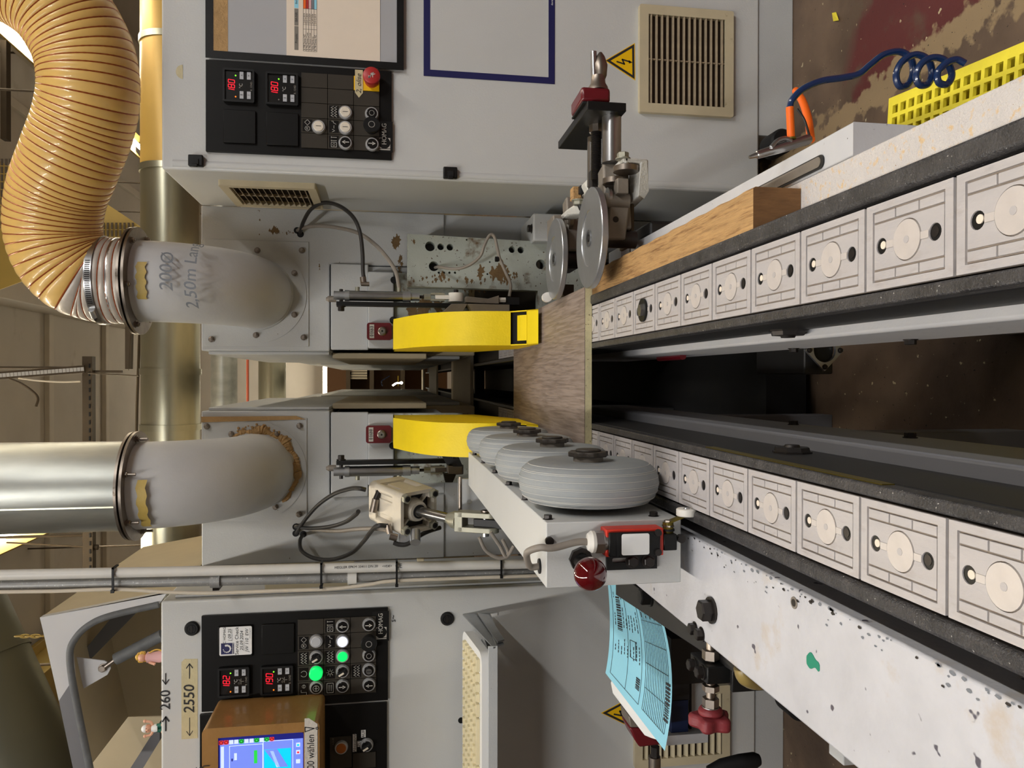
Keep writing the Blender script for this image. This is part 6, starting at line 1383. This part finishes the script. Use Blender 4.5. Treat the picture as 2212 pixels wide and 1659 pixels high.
# ---- red ball handle
bl = thing('ball_handle', 'glossy dark red ball handle on the end of the wheel beam', 'handle', A(1275, 1240, .66))
c = A(1275, 1240, .675); R = .0152
MB().ball(c, R, 'redball', 40, 24).build('ball', bl)
MB().cyl(c+V(0, .008, 0), V(c.x+.003, YE, c.z+.002), .0045, 'boltdark', 14).build('stem', bl)
pn_ = A(1249, 1207, YE); MB().lathe(V(pn_.x, YE, pn_.z-.002), -UY, [(0, .0115), (.006, .0115)], 'boltdark', 8).lathe(V(pn_.x, YE-.006, pn_.z-.002), -UY, [(0, .007), (.004, .0065)], 'black', 20).build('base_nut', bl)
# ================================================================== blue job sheet
def bez(a, b, c, t): return tuple(a[i]*(1-t)**2+2*b[i]*t*(1-t)+c[i]*t*t for i in (0, 1))
def paper(u, v, h=0):      # u from left edge to right edge, v from top to bottom
    tp = bez((1308, 1454), (1327, 1365), (1309, 1225), u); bt = bez((1436, 1622), (1486, 1395), (1378, 1222), u)
    lf = bez((1308, 1454), (1372, 1540), (1436, 1622), v)
    ix = tp[0]*(1-v)+bt[0]*v; iy = tp[1]*(1-v)+bt[1]*v
    return A(ix, iy, 1.27-.15*v-.02*math.sin(math.pi*v)-h)
bs = thing('job_sheet', 'curled light blue job sheet with barcodes and a ruled table', 'paper', paper(.5, 1))
n = 16; vs = []; mb = MB()
for j in range(n+1):
    for i in range(n+1): vs.append(paper(i/n, j/n))
k = len(vs); vs += [v+V(0, .0006, 0) for v in vs]
fs = [(j*(n+1)+i, (j+1)*(n+1)+i, (j+1)*(n+1)+i+1, j*(n+1)+i+1) for j in range(n) for i in range(n)]
mb.add(vs, fs+[tuple(k+q for q in f_[::-1]) for f_ in fs], 'bluepaper').build('sheet', bs)
mb = MB()
def pl(u0, v0, u1, v1, w_=.0007, m='ink'):
    s = 10; a_ = [paper(u0+(u1-u0)*i/s, v0+(v1-v0)*i/s, .0012) for i in range(s+1)]
    for p_, q_ in zip(a_, a_[1:]):
        d_ = (q_-p_).normalized(); nn = d_.cross(UY).normalized()*w_/2; mb.add([p_+nn, q_+nn, q_-nn, p_-nn], [(0, 1, 2, 3)], m)
def prt(u0, v0, u1, v1, m='ink'): mb.add([paper(u0, v0, .0012), paper(u0, v1, .0012), paper(u1, v1, .0012), paper(u1, v0, .0012)], [(0, 1, 2, 3)], m)
for i in range(15): pl(.06, .58+i*.026, .93, .58+i*.026)
for u in (.06, .2, .36, .5, .64, .78, .93): pl(u, .58, u, .944)
for (a_, b_, c_, d_) in ((.06, .06, .93, .06), (.06, .06, .06, .52), (.06, .52, .93, .52), (.93, .06, .93, .52), (.06, .30, .93, .30)): pl(a_, b_, c_, d_)
random.seed(3)
def bars(u0, v0, u1, v1, n_):
    x = u0
    while x < u1: w_ = (u1-u0)/n_*random.choice((.4, .7, 1.1)); prt(x, v0, min(u1, x+w_), v1); x += w_+(u1-u0)/n_*random.choice((.4, .6))
bars(.50, .13, .78, .21, 22); bars(.12, .80+.10, .32, .97, 16); bars(.14, .44, .22, .50, 8)
for j in range(9):
    v = .09+j*.048; x = .60 if j < 4 else .34
    for r_ in range(3):
        u = .30+r_*.22+random.random()*.03; 
        if .12 < v < .22 and u > .42: continue
        for w2 in range(random.randint(2, 5)): l = .012+.02*random.random(); prt(u, v, min(u+l, .92), v+.010); u += l+.008
for i in range(14):
    v = .586+i*.026; u = .80 if i % 3 else .66
    for w2 in range(3): l = .015+.02*random.random(); prt(u, v+.004, min(u+l, .92), v+.015); u += l+.01
for a_, b_, c_, d_ in ((.33, .33, .33, .42), (.33, .42, .46, .42), (.46, .42, .46, .33), (.46, .33, .33, .33)): pl(a_, b_, c_, d_, .001)
o_ = mb.build('printed_form', bs); o_['kind'] = 'stuff'
t = thing('clipboard', 'white writing pad whose edge shows under the blue sheet', 'pad', A(1360, 1540, 1.26))
MB().prism([A(1326, 1478, 1.30), A(1330, 1500, 1.28), A(1400, 1592, 1.2), A(1425, 1600, 1.18), A(1400, 1480, 1.2), A(1345, 1420, 1.28)], (0, .006, .004), 'white').build('board', t, .001)
# ================================================================== adjuster assembly, lower left
aj = thing('infeed_adjuster', 'black clamp blocks on a threaded spindle with a red star knob beside the white table', 'adjuster', B(1560, 1400, .58))
def blk(ixb, ixt, iya, iyb, ixk, zbot, nm):
    p = B(ixb, iya, zbot); q = B(ixb, iyb, zbot); Yf = p.y; zt = A(ixt, iya, Yf).z; yb = B(ixk, (iya+iyb)/2, zt).y
    MB().box((p.x, Yf, zbot), (q.x, yb, zt), 'black').build(nm, aj, .0012); return Yf, yb, min(p.x, q.x), max(p.x, q.x), zt
b1 = blk(1560, 1526, 1388, 1361, 1495, .583, 'clamp_block'); b2 = blk(1587, 1528, 1476, 1438, 1491, .567, 'clamp_block')
for b in (b1, b2):
    for u, v in ((.3, .25), (.75, .72)): MB().hexa(V(b[2]+(b[3]-b[2])*(.5), b[0]+(b[1]-b[0])*v, b[4]), UZ, .0058, .0075, 'boltdark').build('bolt', aj)
ys = (b2[0]+b2[1])/2-.006; zs = (b2[4]+.567)/2+.004
xk = lambda iy: A(1523, iy, ys).x
MB().cyl(V(b1[3]-.01, ys, zs), V(xk(1548), ys, zs), .0045, 'steelworn', 16).build('spindle', aj)
for i0, i1, r_, m_ in ((1404, 1424, .0085, 'steelworn'), (1480, 1492, .0085, 'steelworn'), (1508, 1526, .0082, 'steelworn')): MB().lathe(V(xk(i1), ys, zs), UX, [(0, r_), (xk(i0)-xk(i1), r_)], m_, 6).build('hex_nut', aj)
MB().lathe(V(xk(1546), ys, zs), UX, [(0, .0085), (xk(1526)-xk(1546), .0085)], 'steel', 24).build('steel_collar', aj)
mb = MB(); pts = [(.0185*(1+.16*math.cos(5*a_)))*Vector((0, math.cos(a_), math.sin(a_))) for a_ in [6.2832*k/60 for k in range(60)]]
c = V(xk(1571), ys, zs); mb.prism([c+p for p in pts], (.013, 0, 0), 'redknob').lathe(c+V(.012, 0, 0), UX, [(0, .013), (.008, .011)], 'redknob', 28); mb.build('star_knob', aj, .003, label='dark red star knob')
p0, p1 = B(1600, 1470, .575), B(1345, 1262, .575)
MB().prism([B(1610, 1470, .577), B(1600, 1428, .577), B(1330, 1235, .577), B(1330, 1285, .577)], (0, 0, -.008), 'darkside').build('mounting_bar', aj, .001)
MB().box(V(b2[2]-.004, b2[0]-.012, .50), V(b2[3]+.012, b2[0]-.006, .575), 'black').build('stop_plate', aj, .001)
MB().hexa(B(1405, 1288, .585), UZ, .010, .014, 'black').build('bolt', aj)
tag(MB().hexa(B(1538, 1318, .6), UZ, .0100, .0125, 'boltdark').build('table_bolt'), 'big dark hex bolt standing on the white table beam', 'bolt')
tag(MB().tube(spline([A(1604, 1440, .66), A(1612, 1462, .66), A(1640, 1470, .67), A(1668, 1455, .68), A(1672, 1430, .70)], 8), .0085, 'clearhose', 16).build('clear_hose'), 'short amber braided hose under the white table beam', 'hose')
# navy and grey housing behind the sheet
t = thing('glue_unit', 'dark blue and grey box behind the blue job sheet', 'housing', A(1480, 1450, 1.0))
Yn = 1.32
MB().box(A(1366, 1270, Yn), A(1478, 1345, Yn)+V(0, .1, 0), 'navybox').build('blue_housing', t, .001)
MB().box(A(1450, 1512, Yn), A(1487, 1590, Yn)+V(0, .03, 0), 'navybox').build('blue_housing', t, .001)
MB().box(A(1402, 1345, Yn), A(1490, 1513, Yn)+V(0, .06, 0), 'darkside').build('grey_housing', t, .001)
MB().box(A(1440, 1590, Yn-.01), A(1530, 1604, Yn-.01)+V(0, .05, 0), 'whitepaint').box(A(1489, 1420, Yn+.01), A(1494, 1590, Yn+.01)+V(0, .05, 0), 'black').build('ledge', t, .0006)
MB().box(A(1489, 1400, Yn+.03), A(1530, 1590, Yn+.03)+V(0, .05, 0), 'mach').build('base', t, .0006)
MB().box(A(1450, 1380, 1.2), V(A(1450, 1480, 1.2).x, 1.5, 0), 'darkside').build('foot', t, .0006)
g = grille(lcab, frl, A(1500, 1645, YL).x, A(1572, 1600, YL).z, A(1500, 1480, YL).x, A(1368, 1600, YL).z, 1)
for o_ in [c for c in g.children if c.name.startswith('slat')]: bpy.data.objects.remove(o_)
x0, x1, z0, z1 = A(1500, 1645, YL).x+.018, A(1500, 1480, YL).x-.018, A(1572, 1600, YL).z+.018, A(1368, 1600, YL).z-.018
for k in range(12):
    z = z0+(z1-z0)*(k+.5)/12; MB().prism([frl(x0, z-.005, .011), frl(x0, z-.0035, .0112), frl(x0, z+.003, .002), frl(x0, z+.0015, .002)], (x1-x0, 0, 0), 'grille').build('slat', g)
t = thing('position_counter', 'dark red crank counter under the corner of the blue sheet', 'counter', A(1430, 1590, 1.25))
MB().prism([A(1358, 1548, 1.25), A(1432, 1552, 1.25), A(1432, 1572, 1.25), A(1362, 1572, 1.25)], (0, .05, 0), 'armgrey').build('base', t, .002)
MB().prism([A(1360, 1573, 1.25), A(1440, 1573, 1.25), A(1440, 1608, 1.25), A(1382, 1615, 1.25), A(1372, 1600, 1.25)], (0, .05, 0), 'redbox').build('body', t, .003)
MB().cyl(A(1415, 1612, 1.27), A(1415, 1637, 1.27), .008, 'boltdark', 8).cyl(A(1414, 1634, 1.27), A(1414, 1690, 1.27), .0105, 'steelworn', 24).build('crank', t)
t = thing('hand_lever', 'black rubber lever handle at the lower left edge', 'handle', A(1590, 1645, 1.2))
MB().tube([A(1532, 1668, 1.2), A(1560, 1655, 1.2), A(1600, 1646, 1.2), A(1630, 1642, 1.2), A(1640, 1641, 1.2)], .012, 'rubber', 20, [.010, .012, .0128, .0128, .009]).build('grip', t)
MB().cyl(A(1532, 1668, 1.2), A(1500, 1690, 1.2), .008, 'boltdark', 14).build('lever', t)
tag(MB().lathe(A(1706, 1500, 1.5), -UY, [(0, .035), (.05, .035), (.055, .03)], 'rubber', 32).build('levelling_buffer'), 'round black rubber buffer at the left plinth', 'buffer')
# ================================================================== conduits on the left
YC = 1.575
def vert(name, label, y0, y1, x1_, r, m, cat, ix0=-40, dY=0):
    return tag(MB().tube([A(ix0, y0, YC+dY), A(x1_*.5, (y0+y1)/2, YC+dY), A(x1_, y1, YC+dY)], r, m, 20).build(name), label, cat)
wp = vert('conduit', 'white plastic conduit printed with lettering, right one of the vertical pair', 1243, 1217, 1190, .0098, 'whitepipe', 'conduit')
vert('conduit', 'grey plastic conduit beside the white one', 1265, 1237, 1190, .0105, 'greypipe', 'conduit', dY=.012)
H = [(-40, 1279), (120, 1277), (250, 1273), (360, 1279), (460, 1281), (600, 1276), (720, 1272), (800, 1262), (850, 1255), (1000, 1249), (1180, 1243)]
cable('cable', 'thin beige cable running down left of the conduits', [A(a_, b_, YC-.004) for a_, b_ in H], .0035, 'beigecable', 'cable')
mb = MB(); yc = lambda ix: 1243+(1217-1243)*(ix+40)/1230
def wrapc(ix): c_ = A(ix, yc(ix), YC); return lambda x, y, h=0: V(c_.x+(.0101+h)*math.sin(-.35+y/.0101), c_.y-(.0101+h)*math.cos(-.35+y/.0101), c_.z-x)
# lettering runs down the pipe
def vt(s, ix, size, m='ink'):
    c_ = A(ix, yc(ix), YC); fr_ = lambda x, y, h=0: V(c_.x+(.0101+h)*math.sin(.35-0+y/.0101), c_.y-(.0101+h)*math.cos(.35+y/.0101), c_.z-x)
    mb.text(fr_, s, 0, 0, size, m, .0003)
vt('HEGLER EPKM 33411 DN 20', 770, .0070); vt('<VDE>', 836, .0065); vt('CE', 861, .0115); mb.build('printed_lettering', None)
o_ = [o for o in COL.objects if o.name.startswith('printed_lettering')][-1]; o_.parent = wp; o_.location = o_.location-wp.location
for ix, l in ((244, 'topmost black cable tie around the conduit pair'), (694, 'black cable tie above the conduit lettering'), (857, 'black cable tie beside the CE mark on the conduit'), (1083, 'lowest black cable tie on the conduit pair')):
    a_ = A(ix, yc(ix)-11, YC-.012); b_ = A(ix, yc(ix)+(28 if ix > 900 else 42), YC-.012)
    t = thing('cable_tie', l, 'cable tie', a_)
    MB().box(b_-V(0, .002, .002), a_+V(0, .001, .002), 'black').box(a_-V(.003, .002, .002), a_+V(0, .026, .002), 'black').box(b_-V(0, .002, .002), b_+V(.003, .03, .002), 'black').build('strap', t)
    MB().box(b_-V(.001, .005, .003), b_+V(.005, -.001, .003), 'black').build('tie_head', t)
for ix, iy, l in ((466, 1254, 'grey clip holding the conduits near the cabinet top'), (761, 1248, 'white clip on the grey conduit'),):
    t = thing('pipe_clip', l, 'clip', A(ix, iy, YC-.01)); p = A(ix, iy, YC+.01)
    MB().lathe(p-UZ*.009, UZ, [(0, .0108), (0, .014), (.018, .014), (.018, .0108)], 'greypipe' if ix < 600 else 'whitepipe', 28, False).box(p+V(-.02, .0, -.006), p+V(-.01, .045, .006), 'boltdark').build('clip_ring', t)
tag(MB().box(A(901, 1224, YC), A(916, 1207, YC)+V(0, .012, 0), 'grille').build('pipe_clip', None, .001), 'small beige clip on the right side of the white conduit', 'clip')
# ================================================================== raised hood on the left
YH = 1.86
hd = thing('hood', 'raised light grey safety hood with rounded rubber edged window opening', 'hood', A(330, 1400, YH))
outer = [(362, 1279), (220, 1307), (86, 1334), (95, 1372), (112, 1448), (127, 1514), (142, 1586), (164, 1690)]
inner = [(343, 1306), (236, 1331), (190, 1352), (163, 1379), (151, 1410), (156, 1470), (173, 1560), (200, 1690)]
def stripq(o_, i_, m, y=YH, th=.02):
    mb = MB()
    for k in range(len(o_)-1): mb.prism([A(*o_[k], y), A(*o_[k+1], y), A(*i_[k+1], y), A(*i_[k], y)], (0, th, 0), m)
    return mb
stripq(outer[:6], inner[:6], 'hoodgrey').build('front_frame', hd, smooth=False)
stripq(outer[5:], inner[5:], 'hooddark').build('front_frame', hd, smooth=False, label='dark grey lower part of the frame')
MB().tube(spline([A(*p, YH-.002) for p in inner], 8), .0075, 'gasket', 14).build('rubber_gasket', hd)
# side wall facing the gap, running back
MB().prism([A(86, 1334, YH), A(362, 1279, YH), A(362, 1279, YH)+V(0, 0, -.02)], (0, .003, 0), 'hoodgrey').build('corner_fillet', hd)
c0_, c1_ = A(86, 1334, YH), A(362, 1279, YH)
MB().prism([c0_+V(-.001, .018, 0), c1_+V(-.001, .018, 0), c1_+V(-.004, .018, -.01), c0_+V(-.01, .018, -.003)], (0, .72, 0), 'hoodtan').build('side_wall', hd)
MB().prism([c0_+V(-.003, .018, 0), A(164, 1690, YH)+V(0, .018, 0), A(164, 1690, YH)+V(0, .018, -.004), c0_+V(-.003, .018, -.004)], (0, .72, 0), 'hoodtan').build('roof_sheet', hd)
MB().prism([A(158, 1372, 2.2), A(352, 1290, 2.2), A(352, 1720, 2.2), A(200, 1720, 2.2)], (0, .01, 0), 'hoodtan').build('inner_sheet', hd)
MB().prism([A(240, 1335, 2.05), A(300, 1318, 2.05), A(190, 1430, 2.05), A(165, 1425, 2.05)], (0, .01, 0), 'hooddark').build('inner_rib', hd)
MB().prism([A(345, 1560, 2.0), A(345, 1600, 2.0), A(290, 1690, 2.0), A(262, 1690, 2.0)], (0, .03, 0), 'hooddark').build('inner_rib', hd)
gs = thing('gas_strut', 'dark gas strut holding the hood open with a white bracket', 'gas strut', A(300, 1400, 1.9))
MB().cyl(A(250, 1424, 1.88), A(350, 1372, 1.88), .0135, 'gasket', 24).build('cylinder', gs); MB().cyl(A(228, 1440, 1.88), A(250, 1424, 1.88), .006, 'steelworn', 14).build('rod', gs)
mb = MB(); mb.prism([A(165, 1420, 1.885), A(225, 1427, 1.885), A(236, 1433, 1.885), A(239, 1444, 1.885), A(232, 1458, 1.885), A(180, 1488, 1.885)], (0, .004, 0), 'hoodgrey').build('bracket', gs, .0008)
MB().hexa(A(222, 1443, 1.884), -UY, .008, .008, 'steelworn').build('pivot_bolt', gs)
ch = thing('chain', 'yellow link chain between the green duct and the hood', 'chain', A(1375-1310, 1374, 2.2))
for k in range(5):
    c_ = A(42+k*11.5, 1374, 2.2); MB().tube([c_+V(.0045*math.sin(a_) if k % 2 else 0, 0 if k % 2 else .0045*math.sin(a_), .012*math.cos(a_)) for a_ in [6.2832*q/14 for q in range(15)]], .0016, 'beamyellow', 6, cap=False).build('link', ch)
gdct = thing('green_duct', 'large grey green duct slanting down at the upper left', 'duct', A(60, 1600, 2.6))
p0, p1 = A(-200, 1140, 2.75), A(90, 1782, 2.55); d = (p1-p0).normalized()
MB().cyl(p0, p1, .165, 'greenduct', 56).build('duct_section', gdct)
rp_ = A(-62, 1442, 2.66); tt = (rp_-p0).dot(d); rp_ = p0+d*tt
MB().lathe(rp_, d, [(0, .165), (0, .170), (.012, .170), (.012, .165)], 'greenduct', 56, False).build('joint_ring', gdct)
# ================================================================== figurines on the left cabinet
zt = ZT+.012
def figurine(ix, iy, kind, lab):
    p = A(ix, iy, YL+.03); p = V(p.x, YL+.03, zt); t = thing('figurine', lab, 'figurine', p); s = .062
    if kind == 0:
        MB().lathe(p, UZ, [(0, .010), (.010, .012), (.026, .009), (.034, .011), (.037, .006)], 'pink', 20).build('dress', t)
        MB().ball(p+V(0, 0, .044), .0085, 'skin', 18, 10).build('head', t)
        mb = MB()
        for k in range(14): a_ = k*.9; mb.ball(p+V(.008*math.cos(a_), .003+.006*math.sin(a_)*.7, .046+.006*math.sin(k*1.7)), .0042, 'gold', 8, 5)
        mb.ball(p+V(0, .004, .052), .007, 'gold', 12, 6).build('hair', t)
        MB().tube(spline([p+V(.010, -.004, .030), p+V(.016, -.004, .016), p+V(.012, -.004, .002)], 5), .0015, 'gold', 8).tube([p+V(-.009, -.003, .03), p+V(-.013, -.006, .018)], .003, 'skin', 8).build('sash', t)
    else:
        mb = MB(); mb.tube([p+V(-.006, 0, .0), p+V(-.004, 0, .016)], .0045, 'green', 10).tube([p+V(.006, 0, .0), p+V(.004, 0, .016)], .0045, 'green', 10).build('trousers', t)
        MB().ball(p+V(-.007, -.003, .003), .0045, 'skin', 10, 6).ball(p+V(.007, -.003, .003), .0045, 'skin', 10, 6).build('shoe', t)
        MB().lathe(p+V(0, 0, .014), UZ, [(0, .007), (.006, .008), (.012, .006)], 'white', 16).build('shirt', t)
        for sg in (-1, 1): MB().tube(spline([p+V(sg*.006, 0, .024), p+V(sg*.013, 0, .028), p+V(sg*.015, 0, .037)], 4), .0026, 'skin', 8).ball(p+V(sg*.0155, 0, .039), .0036, 'skin', 10, 6).build('arm', t)
        MB().ball(p+V(0, 0, .033), .0082, 'skin', 18, 10).ball(p+V(0, -.0085, .032), .0018, 'skin', 8, 5).build('head', t)
        MB().ball(p+V(0, 0, .0385), .0078, 'white', 16, 8).build('cap', t); MB().ball(p+V(-.003, -.0078, .0345), .0009, 'ink', 6, 4).ball(p+V(.003, -.0078, .0345), .0009, 'ink', 6, 4).build('eyes', t)
figurine(330, 1419, 0, 'small figurine with golden curls and pink dress on the left cabinet')
figurine(330, 1573, 1, 'small figurine with white cap and raised arms on the left cabinet')
